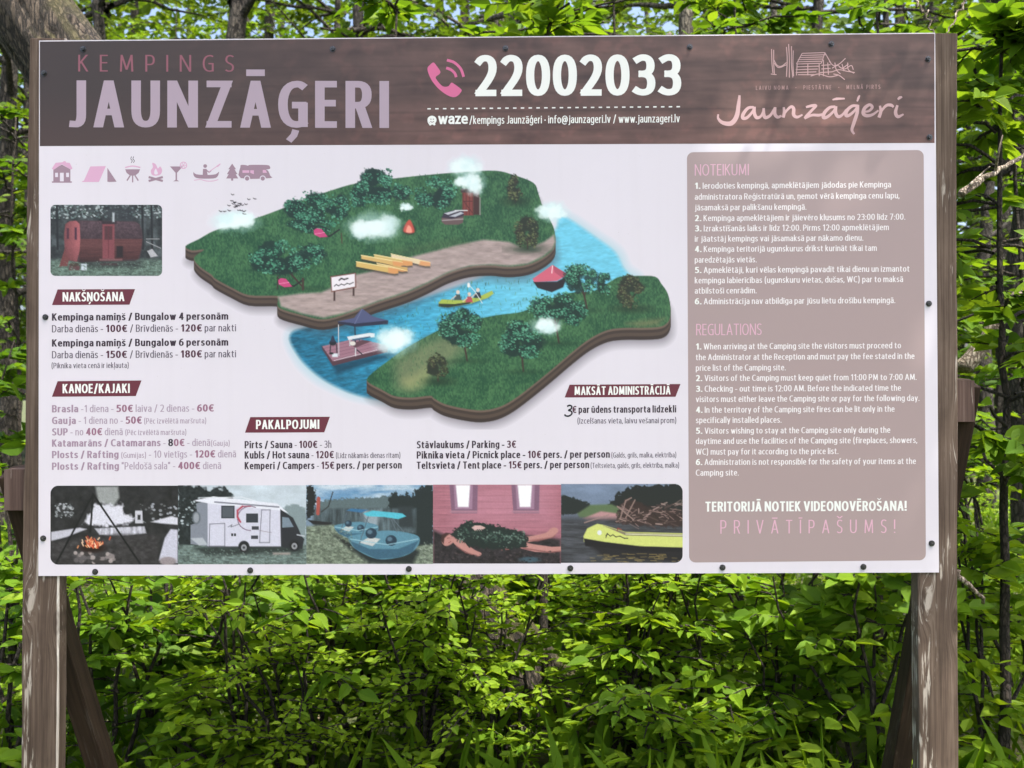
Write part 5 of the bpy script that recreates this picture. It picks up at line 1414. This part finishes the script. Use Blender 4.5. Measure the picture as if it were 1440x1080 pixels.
# ------------------------------------------------------------------ the wood around the board
def leaves(mb, pos, dr, nr, L, wr=.5, droop=.12, fold=.18, tint=None, m=0, fine=False):
    """pointed folded leaves; the near ones with a rounded egg-shaped outline"""
    pos, dr, nr = np.asarray(pos), np.asarray(dr), np.asarray(nr)
    dr = dr / (np.linalg.norm(dr, axis=1)[:, None] + 1e-9)
    sd = np.cross(dr, nr); sd /= np.linalg.norm(sd, axis=1)[:, None] + 1e-9
    up = np.cross(sd, dr)
    n = len(pos)
    L = np.broadcast_to(L, (n,))[:, None]
    W = L * wr * .5
    st = [(.10, .52), (.30, .98), (.55, .92), (.80, .46)] if fine else [(.26, .86), (.62, .82)]

    def row(sg):
        return [pos + dr * L * t + sg * sd * W * w + up * (W * w * fold * 2 - L * droop * t * t) for t, w in st]
    V = np.stack([pos] + row(1) + [pos + dr * L - up * L * droop] + row(-1)[::-1], 1)
    k = V.shape[1]
    b = np.arange(n)[:, None] * k
    h = len(st)
    F = np.concatenate([b + np.arange(0, h + 2), b + np.array([0] + list(range(h + 1, k)))])
    mb.add(V.reshape(-1, 3), F, m, np.repeat(np.clip(tint, 0, 1), k))


def spray(rng, mb, tw, p, d, l, n, Lf, tint, wr=.5, twig=True, flat=.3, fine=False):
    """a twig with alternate leaves lying roughly in one layer"""
    d = d / np.linalg.norm(d)
    t = np.linspace(.12, 1, n)
    bend = np.array([0, 0, -.18 * l])
    P = p + d * (t * l)[:, None] + bend * (t**2)[:, None]
    up = np.array([0, 0, 1.]) + rng.normal(0, flat, 3)
    side = np.cross(d, up); side /= np.linalg.norm(side) + 1e-9
    s = np.where(np.arange(n) % 2 == 0, 1, -1)[:, None]
    dr = d * .65 + side * s * rng.uniform(.5, 1.1, (n, 1)) + rng.normal(0, .22, (n, 3))
    dr[-1] = d
    nr = up + rng.normal(0, .32, (n, 3))
    leaves(mb, P, dr, nr, Lf * rng.uniform(.65, 1.15, n), wr, rng.uniform(.05, .3), rng.uniform(.05, .25), tint + rng.normal(0, .2, n), 0, fine)
    if twig: tw.tube(np.array([p, p + d * l * .5 + bend * .25, p + d * l + bend]), [.004, .003, .0015], 4, cap=False)


def shrub(name, label, loc, H, R, seed, ns=6, nt=9, nl=9, Lf=.075, leaf=None, tint=.5, cat='shrub', group=None, wr=.52, lean=(0, 0), zmin=.12):
    rng = np.random.default_rng(seed)
    root = empty(name, loc, label, cat, group)
    p0 = np.array(loc, float)
    st, lf = MB(), MB()
    for k in range(ns):
        a = rng.uniform(0, 6.28)
        h = H * rng.uniform(.72, 1.05)
        out = np.array([math.cos(a), math.sin(a), 0]) * R * rng.uniform(.25, .75) + np.array([lean[0], lean[1], 0])
        b0 = p0 + np.array([math.cos(a), math.sin(a), 0]) * .06 * rng.uniform(0, 1)
        t = np.linspace(0, 1, 8)
        wob = np.cumsum(rng.normal(0, .018 * H, (8, 3)), 0) * [1, 1, .3]
        P = b0 + np.array([0, 0, 1]) * (h * t)[:, None] + out * (t**1.7)[:, None] + wob
        st.tube(P, np.linspace(.011, .003, 8) * (.6 + .4 * H), 5, cap=False)
        for q in range(nt):
            tt = rng.uniform(zmin, 1) ** .8
            i = min(int(tt * 7), 6)
            p = P[i] + (P[i + 1] - P[i]) * (tt * 7 - i)
            aa = rng.uniform(0, 6.28)
            d = np.array([math.cos(aa), math.sin(aa), rng.uniform(-.05, .6)])
            l = R * rng.uniform(.35, .8) * (1.1 - .45 * tt)
            tb = tint + rng.normal(0, .1)
            spray(rng, lf, st, p, d, l, max(4, int(nl * rng.uniform(.7, 1.3))), Lf * rng.uniform(.8, 1.15), tb, wr, fine=True)
            for e in range(2):
                p2 = p + d / np.linalg.norm(d) * l * rng.uniform(.3, .8)
                a2 = aa + rng.choice([-1, 1]) * rng.uniform(.5, 1.1)
                spray(rng, lf, st, p2, np.array([math.cos(a2), math.sin(a2), rng.uniform(-.1, .4)]), l * .6, max(3, int(nl * .6)), Lf * .92, tb, wr, fine=True)
    st.build('stem', STEM, root, True)
    lf.build('foliage', leaf or LEAF_MID, root, False, True)
    return root


def tree(name, label, loc, H, r, seed, bark, leaf, z0=2.4, spread=1.8, nb=26, nl=10, Lf=.09, tint=.4, lean=(0, 0), group=None, sides=12, top_r=.35, cat='tree', extra=2):
    rng = np.random.default_rng(seed)
    root = empty(name, loc, label, cat, group)
    p0 = np.array(loc, float)
    tr, lf = MB(), MB()
    k = 22
    t = np.linspace(0, 1, k)
    wob = np.cumsum(rng.normal(0, .02, (k, 3)), 0) * [1, 1, 0] * (H / 7)
    P = p0 + np.array([0, 0, -.15]) + np.stack([lean[0] * t, lean[1] * t, (H + .15) * t], 1) + wob
    rad_ = r * (1 - t * (1 - top_r)) * (1 + .5 * np.exp(-t * 22))
    tr.tube(P, rad_, sides, rough=.035, rng=rng)
    for b in range(nb):
        z = rng.uniform(z0, H)
        tt = z / H
        i = min(int(tt * (k - 1)), k - 2)
        p = P[i]
        a = rng.uniform(0, 6.28)
        l = spread * rng.uniform(.5, 1.1) * (1.15 - .55 * (z - z0) / max(H - z0, .1))
        d = np.array([math.cos(a), math.sin(a), rng.uniform(.05, .6)]); d /= np.linalg.norm(d)
        q = np.linspace(0, 1, 6)
        B = p + d * (l * q)[:, None] + np.array([0, 0, -.22 * l]) * (q**2)[:, None] + np.cumsum(rng.normal(0, .03 * l, (6, 3)), 0)
        tr.tube(B, np.linspace(min(r * .3, .05), .006, 6), 5, cap=False)
        tb = tint + rng.normal(0, .12)
        for e in range(3 + extra):
            f = rng.uniform(.25, 1)
            j = min(int(f * 5), 4)
            pp = B[j] + (B[j + 1] - B[j]) * (f * 5 - j)
            aa = a + rng.normal(0, .9)
            spray(rng, lf, tr, pp, np.array([math.cos(aa), math.sin(aa), rng.uniform(-.3, .35)]), l * rng.uniform(.25, .5), nl, Lf * rng.uniform(.8, 1.2), tb, .58, fine=r < .03)
    tr.build('trunk', bark, root, True)
    lf.build('crown', leaf, root, False, True)
    return root


def G0(px, y, z=0.0):
    """ground point at distance y behind the board, in the photo's column px"""
    d = ray(px, 540); t = (y - CAMP[1]) / d[1]
    return (float(CAMP[0] + d[0] * t), float(y), z)


def hgt(x, y):
    return .06 * np.sin(x * .7 + .4) * np.cos(y * .5) + .03 * np.sin(x * 2.3 + y * 1.7) + np.maximum(0, (y - 5)) * .012


# ground
n = 121
gx = np.concatenate([np.linspace(-200, -16, 12), np.linspace(-15, 15, n), np.linspace(16, 200, 12)])
gy = np.concatenate([np.linspace(-200, -13, 12), np.linspace(-12, 22, n), np.linspace(24, 200, 12)])
X, Y = np.meshgrid(gx, gy)
Z = hgt(np.clip(X, -15, 15), np.clip(Y, -12, 22)) + .02 * (vnoise(X * 3, Y * 3, 2) - .5)
i, j = np.meshgrid(np.arange(len(gy) - 1), np.arange(len(gx) - 1), indexing='ij')
nx = len(gx)
F = np.stack([i * nx + j, i * nx + j + 1, (i + 1) * nx + j + 1, (i + 1) * nx + j], -1).reshape(-1, 4)
g = mesh_np('ground', np.stack([X, Y, Z], -1).reshape(-1, 3), [F], SOIL, None, True)
tag(g, 'dark forest floor with soil and old leaves behind the board', 'ground', kind='structure')

# ground cover: seedlings and herbs nobody could count
rng = np.random.default_rng(5)
mb = MB()
for k in range(5200):
    y = -1.2 + 9.5 * rng.uniform(0, 1) ** 1.1
    x = rng.uniform(-1, 1) * (2.0 + .62 * (y + 2.6))
    nleaf = rng.integers(4, 8)
    h = rng.uniform(.06, .30) + .22 * rng.uniform() * (y > 1.2)
    a = rng.uniform(0, 6.28, nleaf)
    z0 = float(hgt(x, y))
    P = np.stack([x + rng.normal(0, .03, nleaf), y + rng.normal(0, .03, nleaf), z0 + h * rng.uniform(.5, 1, nleaf)], 1)
    D = np.stack([np.cos(a), np.sin(a), rng.uniform(-.1, .5, nleaf)], 1)
    leaves(mb, P, D, np.array([0, 0, 1.]) + rng.normal(0, .3, (nleaf, 3)), rng.uniform(.05, .1, nleaf), .45, .2, .15, rng.normal(.68, .2) + rng.normal(0, .1, nleaf))
# grass blades
m_ = 9000
y = -1.2 + 9 * rng.uniform(0, 1, m_); x = rng.uniform(-1, 1, m_) * (2.0 + .62 * (y + 2.6))
leaves(mb, np.stack([x, y, hgt(x, y)], 1), np.stack([rng.normal(0, .3, m_), rng.normal(0, .3, m_), np.ones(m_)], 1), rng.normal(0, 1, (m_, 3)), rng.uniform(.12, .34, m_), .05, .5, .1, rng.normal(.55, .2, m_))
o = mb.build('ground_cover', LEAF_FRESH, None, False, True)
tag(o, 'low green herbs seedlings and grass covering the forest floor', 'undergrowth', kind='stuff')

# far-off wood: masses of leaves that read as one
mb = MB()
for k in range(9500):
    y = rng.uniform(11, 24)
    x = rng.uniform(-1, 1) * (7 + .72 * (y + 2.6))
    z = rng.uniform(.2, 1) ** 1.15 * 10.5
    nl_ = 12
    P = np.array([x, y, z]) + rng.normal(0, .42, (nl_, 3)) * [1, 1, .6]
    leaves(mb, P, rng.normal(0, 1, (nl_, 3)) * [1, 1, .5], np.array([0, -.25, 1.]) + rng.normal(0, .5, (nl_, 3)), rng.uniform(.13, .26, nl_), .7, .15, .1, rng.normal(.6, .2) + rng.normal(0, .08, nl_))
for k in range(90):
    y = rng.uniform(11, 24); x = rng.uniform(-1, 1) * (7 + .72 * (y + 2.6))
    mb.tube(np.array([[x, y, 0], [x + rng.normal(0, .15), y, 5], [x + rng.normal(0, .4), y, 11]]), [rng.uniform(.06, .16), .09, .05], 7, m=1, cap=False)
o = mb.build('far_wood', [LEAF_DEEP, BARK_DARK], None, False, True)
tag(o, 'distant green wood of thin trunks and leaves closing the view', 'wood', kind='stuff')

# ---- the big leaning tree that crosses behind the board from upper left to lower centre
def leaning_tree():
    rng = np.random.default_rng(3)
    base = np.array(at(815, 1075, 1.75)); base[2] = -.15
    pts = [base, np.array(at(690, 900, 1.72)), np.array(at(430, 560, 1.66)), np.array(at(190, 225, 1.62)), np.array(at(60, 40, 1.6)), np.array(at(-110, -190, 1.62)), np.array(at(-330, -560, 1.7))]
    root = empty('leaning_tree', tuple(base), 'thick leaning tree with furrowed mossy bark crossing behind the board from upper left', 'tree')
    P = catmull(np.array(pts), None, 40)[0]
    n, m = len(P), 84
    T = np.gradient(P, axis=0); T /= np.linalg.norm(T, axis=1)[:, None]
    U = np.cross(T, [0, 1, 0.]); U /= np.linalg.norm(U, axis=1)[:, None]
    W = np.cross(T, U)
    a = np.linspace(0, 2 * np.pi, m, endpoint=False)
    s = np.concatenate([[0], np.cumsum(np.linalg.norm(np.diff(P, axis=0), axis=1))])
    A, S = np.meshgrid(a, s)
    # bark: long ridges broken into plates
    ca, sa = np.cos(A), np.sin(A)
    f = np.zeros(A.shape)
    for (fa, fs, w, sd_) in ((3.2, 3.0, 1.0, 1), (6.5, 6.0, .7, 2)):
        q = vnoise(50 + ca * fa + S * fs * .35 + 0 * sa, 50 + sa * fa + S * fs * .6, sd_)
        f += w * (1 - 2 * np.abs(q - .5))
    f /= 1.7
    plate = vnoise(50 + S * 9 + ca * 2, 50 + A * 3.2, 7)
    R_ = np.interp(S, [0, .4, 3.2, 6], [.25, .20, .20, .15])
    R_ = R_ + .022 * (f - .6) - .012 * (plate > .72)
    V = P[:, None] + R_[..., None] * (ca[..., None] * U[:, None] + sa[..., None] * W[:, None])
    i, j = np.meshgrid(np.arange(n - 1), np.arange(m), indexing='ij')
    F = np.stack([i * m + j, i * m + (j + 1) % m, (i + 1) * m + (j + 1) % m, (i + 1) * m + j], -1).reshape(-1, 4)
    o = mesh_np('trunk', V.reshape(-1, 3), [F], BARK_LEAN, root, True)
    lf, tr = MB(), MB()
    for b in range(16):
        f_ = rng.uniform(.82, 1)
        p = P[int(f_ * (n - 1))]
        aa = rng.uniform(0, 6.28); l = rng.uniform(.6, 1.5)
        d = np.array([math.cos(aa), math.sin(aa), rng.uniform(0, .8)])
        tr.tube(np.array([p, p + d * l * .5, p + d * l]), [.03, .018, .006], 5, cap=False)
        for e in range(6):
            a2 = rng.uniform(0, 6.28)
            spray(rng, lf, tr, p + d * l * rng.uniform(.4, 1), np.array([math.cos(a2), math.sin(a2), .1]), .45, 9, .09, .5)
    tr.build('limb', STEM, root, True)
    lf.build('crown', LEAF_MID, root, False, True)


def mat_bark_lean():
    """bark whose ridges run along the leaning trunk"""
    m = BARK_BIG.copy()
    m.name = 'bark_leaning'
    for nd in m.node_tree.nodes:
        if nd.type == 'MAPPING':
            nd.vector_type = 'POINT'
            nd.inputs['Scale'].default_value = (30, 30, 4.5)
            nd.inputs['Rotation'].default_value = (0, rad(-37), 0)
    return m


BARK_LEAN = mat_bark_lean()
leaning_tree()

# ---- standing trees (column px, distance, radius, label)
TR = [('forest_tree', 135, 6.5, .10, 'dark rough trunk just right of the leaning tree above KEMPINGS', BARK_DARK, 7.5, (0.1, .2), 11),
      ('forest_tree', 327, 6.2, .145, 'thick dark straight trunk above the gap between KEMPINGS and the phone sign', BARK_DARK, 8.5, (0, .2), 12),
      ('forest_tree', 456, 8.5, .075, 'thin dark trunk above the last letters of the lilac title', BARK_DARK, 7.5, (-.1, 0), 13),
      ('forest_tree', 506, 7.2, .10, 'dark trunk above and right of the lilac title', BARK_DARK, 8.0, (.15, 0), 14),
      ('forest_tree', 694, 7.8, .095, 'grey trunk behind twigs above the white phone number', BARK_GREY, 8.0, (.0, 0), 15),
      ('forest_tree', 966, 5.2, .105, 'grey brown trunk above the panel right of the phone number and below it among bushes', BARK_GREY, 8.0, (-.04, 0), 16),
      ('forest_tree', 1077, 9.0, .075, 'slim pale trunk above the camp logo house drawing', BARK_GREY, 7.5, (.2, 0), 17),
      ('forest_tree', 1152, 7.5, .10, 'dark grey trunk above the camp logo caption', BARK_DARK, 8.5, (-.1, 0), 18),
      ('forest_tree', 1205, 6.4, .06, 'thin leaning trunk above the right part of the camp logo', BARK_DARK, 6.5, (.7, 0), 19),
      ('forest_tree', 1432, 5.0, .12, 'dark trunk at the right edge beyond the right post', BARK_DARK, 8.0, (-.35, 0), 20),
      ('forest_tree', 1385, 8.6, .10, 'dim trunk seen between the right post and the right edge', BARK_DARK, 8.0, (.1, 0), 21),
      ('forest_tree', 12, 6.8, .13, 'dark trunk at the left edge beyond the left post', BARK_DARK, 8.0, (.15, 0), 22),
      ('forest_tree', 44, 9.4, .07, 'slim dark trunk close beside the left post far behind', BARK_DARK, 7.5, (-.1, 0), 23),
      ('forest_tree', 722, 4.9, .10, 'mottled grey trunk below the panel behind the middle bushes', BARK_GREY, 7.5, (-.2, .2), 24)]
for nm, px, y, r, lab, bk, H, ln_, sd_ in TR:
    p = G0(px, y)
    tree(nm, lab, (p[0] - ln_[0] * .35, p[1], float(hgt(p[0], p[1])) - .02), H, r, sd_, bk, LEAF_DEEP, z0=2.6 if y > 6 else 3.0, spread=2.0, nb=30, nl=10, Lf=.10, tint=.45 + .1 * (sd_ % 3), lean=ln_)

# ---- young trees whose leafy tops show above the panel (px, distance, height, spread)
YT = [(255, 9.5, 6.6, 1.2, 'leafy young tree with fresh leaves above KEMPINGS', .6), (395, 10.0, 6.8, 1.2, 'leafy young tree between the dark trunks above the lilac title', .55), (560, 2.3, 3.7, .75, 'young tree with large bright leaves above the pink phone symbol', .6),
      (760, 2.0, 3.5, .8, 'young tree with large bright leaves above the phone number', .62), (880, 2.6, 3.9, .8, 'young tree with fresh leaves above the last digits of the phone number', .55), (1030, 3.0, 4.1, .8, 'young dark green tree above the left part of the camp logo', .4),
      (1235, 2.3, 3.8, .8, 'young tree with bright leaves above the top right corner of the panel', .6), (1405, .9, 2.9, .5, 'tall young tree with bright broad leaves right of the right post', .62), (1452, 2.6, 3.9, .9, 'young tree with glossy leaves at the right edge of the view', .5),
      (20, 3.6, 3.4, .6, 'dark leafy young tree left of the left post', .3)]
for k, (px, y, H, sp, lab, tn) in enumerate(YT):
    p = G0(px, y)
    tree('young_tree', lab, (p[0], p[1], float(hgt(p[0], p[1])) - .02), H, .022, 50 + k, STEM, LEAF_MID, z0=1.3 if k in (7, 8, 9) else 1.9, spread=sp, nb=46 if k == 7 else 34, nl=8, Lf=.10, tint=tn, sides=7, top_r=.25, extra=1, cat='young tree')

# ---- shrubs
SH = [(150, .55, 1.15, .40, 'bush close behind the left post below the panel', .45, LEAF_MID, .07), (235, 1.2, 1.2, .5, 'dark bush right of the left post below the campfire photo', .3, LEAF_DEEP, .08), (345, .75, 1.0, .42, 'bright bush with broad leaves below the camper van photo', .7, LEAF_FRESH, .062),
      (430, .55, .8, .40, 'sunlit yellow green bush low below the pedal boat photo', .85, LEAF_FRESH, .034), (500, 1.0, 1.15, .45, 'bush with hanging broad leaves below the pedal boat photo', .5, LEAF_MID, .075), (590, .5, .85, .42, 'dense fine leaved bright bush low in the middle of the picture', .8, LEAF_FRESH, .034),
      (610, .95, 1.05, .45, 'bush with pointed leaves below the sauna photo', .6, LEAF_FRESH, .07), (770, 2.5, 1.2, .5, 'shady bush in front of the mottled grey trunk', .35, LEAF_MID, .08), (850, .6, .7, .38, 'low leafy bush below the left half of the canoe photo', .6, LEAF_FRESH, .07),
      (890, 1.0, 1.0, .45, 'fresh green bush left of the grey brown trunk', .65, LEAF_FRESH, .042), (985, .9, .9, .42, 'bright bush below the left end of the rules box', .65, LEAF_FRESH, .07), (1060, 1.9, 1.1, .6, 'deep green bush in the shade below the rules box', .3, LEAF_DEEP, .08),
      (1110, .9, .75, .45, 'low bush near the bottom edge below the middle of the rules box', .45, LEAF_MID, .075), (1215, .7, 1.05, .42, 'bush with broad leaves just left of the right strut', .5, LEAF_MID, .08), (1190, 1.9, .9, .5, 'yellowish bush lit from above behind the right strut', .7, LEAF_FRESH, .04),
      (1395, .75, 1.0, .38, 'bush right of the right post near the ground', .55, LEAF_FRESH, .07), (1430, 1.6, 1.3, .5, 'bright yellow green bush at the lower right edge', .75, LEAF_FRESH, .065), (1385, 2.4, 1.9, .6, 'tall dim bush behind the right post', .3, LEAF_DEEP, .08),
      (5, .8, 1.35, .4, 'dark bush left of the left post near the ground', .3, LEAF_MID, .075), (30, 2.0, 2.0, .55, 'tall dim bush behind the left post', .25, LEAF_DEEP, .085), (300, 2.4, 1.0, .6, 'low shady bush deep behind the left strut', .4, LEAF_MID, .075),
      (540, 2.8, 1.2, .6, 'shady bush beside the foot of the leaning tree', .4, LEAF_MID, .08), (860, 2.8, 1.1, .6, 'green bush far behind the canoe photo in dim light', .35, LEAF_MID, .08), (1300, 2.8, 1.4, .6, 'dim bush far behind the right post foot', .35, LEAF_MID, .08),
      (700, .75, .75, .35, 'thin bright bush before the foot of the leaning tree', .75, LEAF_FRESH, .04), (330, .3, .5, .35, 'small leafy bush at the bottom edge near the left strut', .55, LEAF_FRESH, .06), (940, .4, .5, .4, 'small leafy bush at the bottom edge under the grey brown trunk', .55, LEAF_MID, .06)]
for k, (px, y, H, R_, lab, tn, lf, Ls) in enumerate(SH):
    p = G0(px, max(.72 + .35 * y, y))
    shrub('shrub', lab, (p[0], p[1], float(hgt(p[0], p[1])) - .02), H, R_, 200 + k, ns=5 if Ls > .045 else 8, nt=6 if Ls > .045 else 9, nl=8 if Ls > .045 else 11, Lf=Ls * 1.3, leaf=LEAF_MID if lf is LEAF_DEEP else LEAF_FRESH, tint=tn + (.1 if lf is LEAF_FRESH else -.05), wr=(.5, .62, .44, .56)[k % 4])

# ---- dead wood on the right
def deadbranch(lab, pts, r, seed, twigs=()):
    rng = np.random.default_rng(seed)
    P = catmull(np.array([at(*p) for p in pts]), None, 6)[0]
    P = P + rng.normal(0, .004, P.shape)
    root = empty('dead_branch', tuple(P[0]), lab, 'branch')
    mb = MB(); mb.tube(P, np.linspace(r, r * .45, len(P)), 9, rough=.08, rng=rng)
    mb.build('limb', DEADWOOD, root, True)
    for tw in twigs:
        Q = catmull(np.array([at(*p) for p in tw]), None, 5)[0]
        mb = MB(); mb.tube(Q, np.linspace(r * .4, r * .15, len(Q)), 6); mb.build('twig', DEADWOOD, root, True)


deadbranch('pale dead branch with bark peeling right of the right post', [(1352, 274, .5), (1378, 255, .55), (1405, 238, .6), (1460, 208, .7)], .013, 1, [[(1364, 260, .5), (1380, 245, .52), (1392, 234, .5)], [(1400, 240, .58), (1404, 215, .5), (1410, 190, .5)]])
deadbranch('grey broken log leaning in the dark right of the right post', [(1355, 520, 1.9), (1385, 480, 1.9), (1420, 432, 1.9), (1470, 370, 2.0)], .045, 2)
deadbranch('fallen broken stick beside the right post under the panel corner', [(1335, 795, .5), (1352, 815, .5), (1388, 847, .55)], .012, 3)
deadbranch('thin pale twig hanging above the top of the right post', [(1285, 0, .25), (1302, 22, .22), (1312, 48, .2)], .004, 4, [[(1302, 22, .22), (1296, 10, .2), (1290, 2, .2)]])
deadbranch('thin pale forked twig above the right post beside the top edge', [(1358, 0, .25), (1345, 22, .22), (1332, 48, .2)], .004, 5)

# ---- unseen tree on the right, its branch and crown shaped to shade the board
def shade_tree():
    rng = np.random.default_rng(9)
    S = np.array(sdir)
    tgt = np.array(at(1232, 66, 0))
    tx, ty = 5.4, -1.2
    root = empty('shade_tree', (tx, ty, 0), 'unseen tree on the right with branch and crown shaped to shade the board', 'tree')
    tr, lf = MB(), MB()
    tr.tube(np.array([[tx, ty, -.1], [tx - .05, ty, 3], [tx, ty + .1, 6.5], [tx - .1, ty, 9]]), [.2, .16, .12, .05], 12)
    hub = tgt + S * 1.7 + [.5, .05, .16]
    tr.tube(np.array([[tx, ty, 5.2], (np.array([tx, ty, 5.9]) + hub) / 2, hub]), [.04, .025, .012], 6, cap=False)
    for (dx, dz, D) in ((-.15, .02, 1.6), (-.03, .03, 1.65), (.10, -.05, 1.6), (.24, .0, 1.7)):
        c = tgt + np.array([dx, 0, dz]) + S * D
        tr.tube(np.array([hub, (hub + c) / 2 + [0, 0, .04], c]), [.006, .004, .003], 6, cap=False)
        for e in range(1):
            a = rng.uniform(2.4, 4.2)
            spray(rng, lf, tr, c, np.array([math.cos(a), .5 * math.sin(a), rng.uniform(-.4, .0)]), .15, 4, .085, .5, .6)
    # crown shaped so its shade covers the board and spares the corner
    limbs = []
    for b in range(9):
        u_, w_, D = rng.uniform(-1.3, 1.0), rng.uniform(1.0, 2.4), rng.uniform(4.4, 6)
        c = np.array([u_, 0, w_]) + S * D
        p = np.array([tx, ty, rng.uniform(5.0, 7.5)])
        q = np.linspace(0, 1, 7)
        B = p + (c - p) * q[:, None] + np.array([0, -.2, .35]) * np.sin(q * np.pi)[:, None]
        tr.tube(B, np.linspace(.05, .01, 7), 6, cap=False)
    def on_board(e):
        t = e[1] / S[1]
        return e[0] - S[0] * t, e[2] - S[2] * t

    def allowed(e):
        u_, w_ = on_board(e)
        return w_ < 2.62 and math.hypot((u_ - 1.22) * 1.1, w_ - 2.46) > .78
    for b in range(1150):
        u_, w_ = rng.uniform(-1.55, 1.2), rng.uniform(.75, 2.55)
        edge = (u_ - .62) / .6
        if rng.uniform() < edge * .8: continue
        c = np.array([u_, 0, w_]) + S * rng.uniform(4.0, 6.5)
        a = rng.uniform(0, 6.28)
        d = np.array([math.cos(a), .18 * math.sin(a), .5 * math.sin(a)])
        if not (allowed(c) and allowed(c + d * .15) and allowed(c + d * .34 - [0, 0, .05])): continue
        spray(rng, lf, tr, c, d, .28, 7, .11, .5, .62)
    for b in range(40):
        p = np.array([tx, ty, rng.uniform(4.5, 9)]); a = rng.uniform(0, 6.28); l = rng.uniform(.6, 1.6)
        d = np.array([math.cos(a), math.sin(a), .35])
        tr.tube(np.array([p, p + d * l]), [.03, .008], 5, cap=False)
        for e in range(5):
            a2 = rng.uniform(0, 6.28)
            spray(rng, lf, tr, p + d * l * rng.uniform(.4, 1), np.array([math.cos(a2), math.sin(a2), .1]), .5, 9, .10, .5)
    tr.build('trunk', BARK_DARK, root, True)
    lf.build('crown', LEAF_MID, root, False, True)


shade_tree()
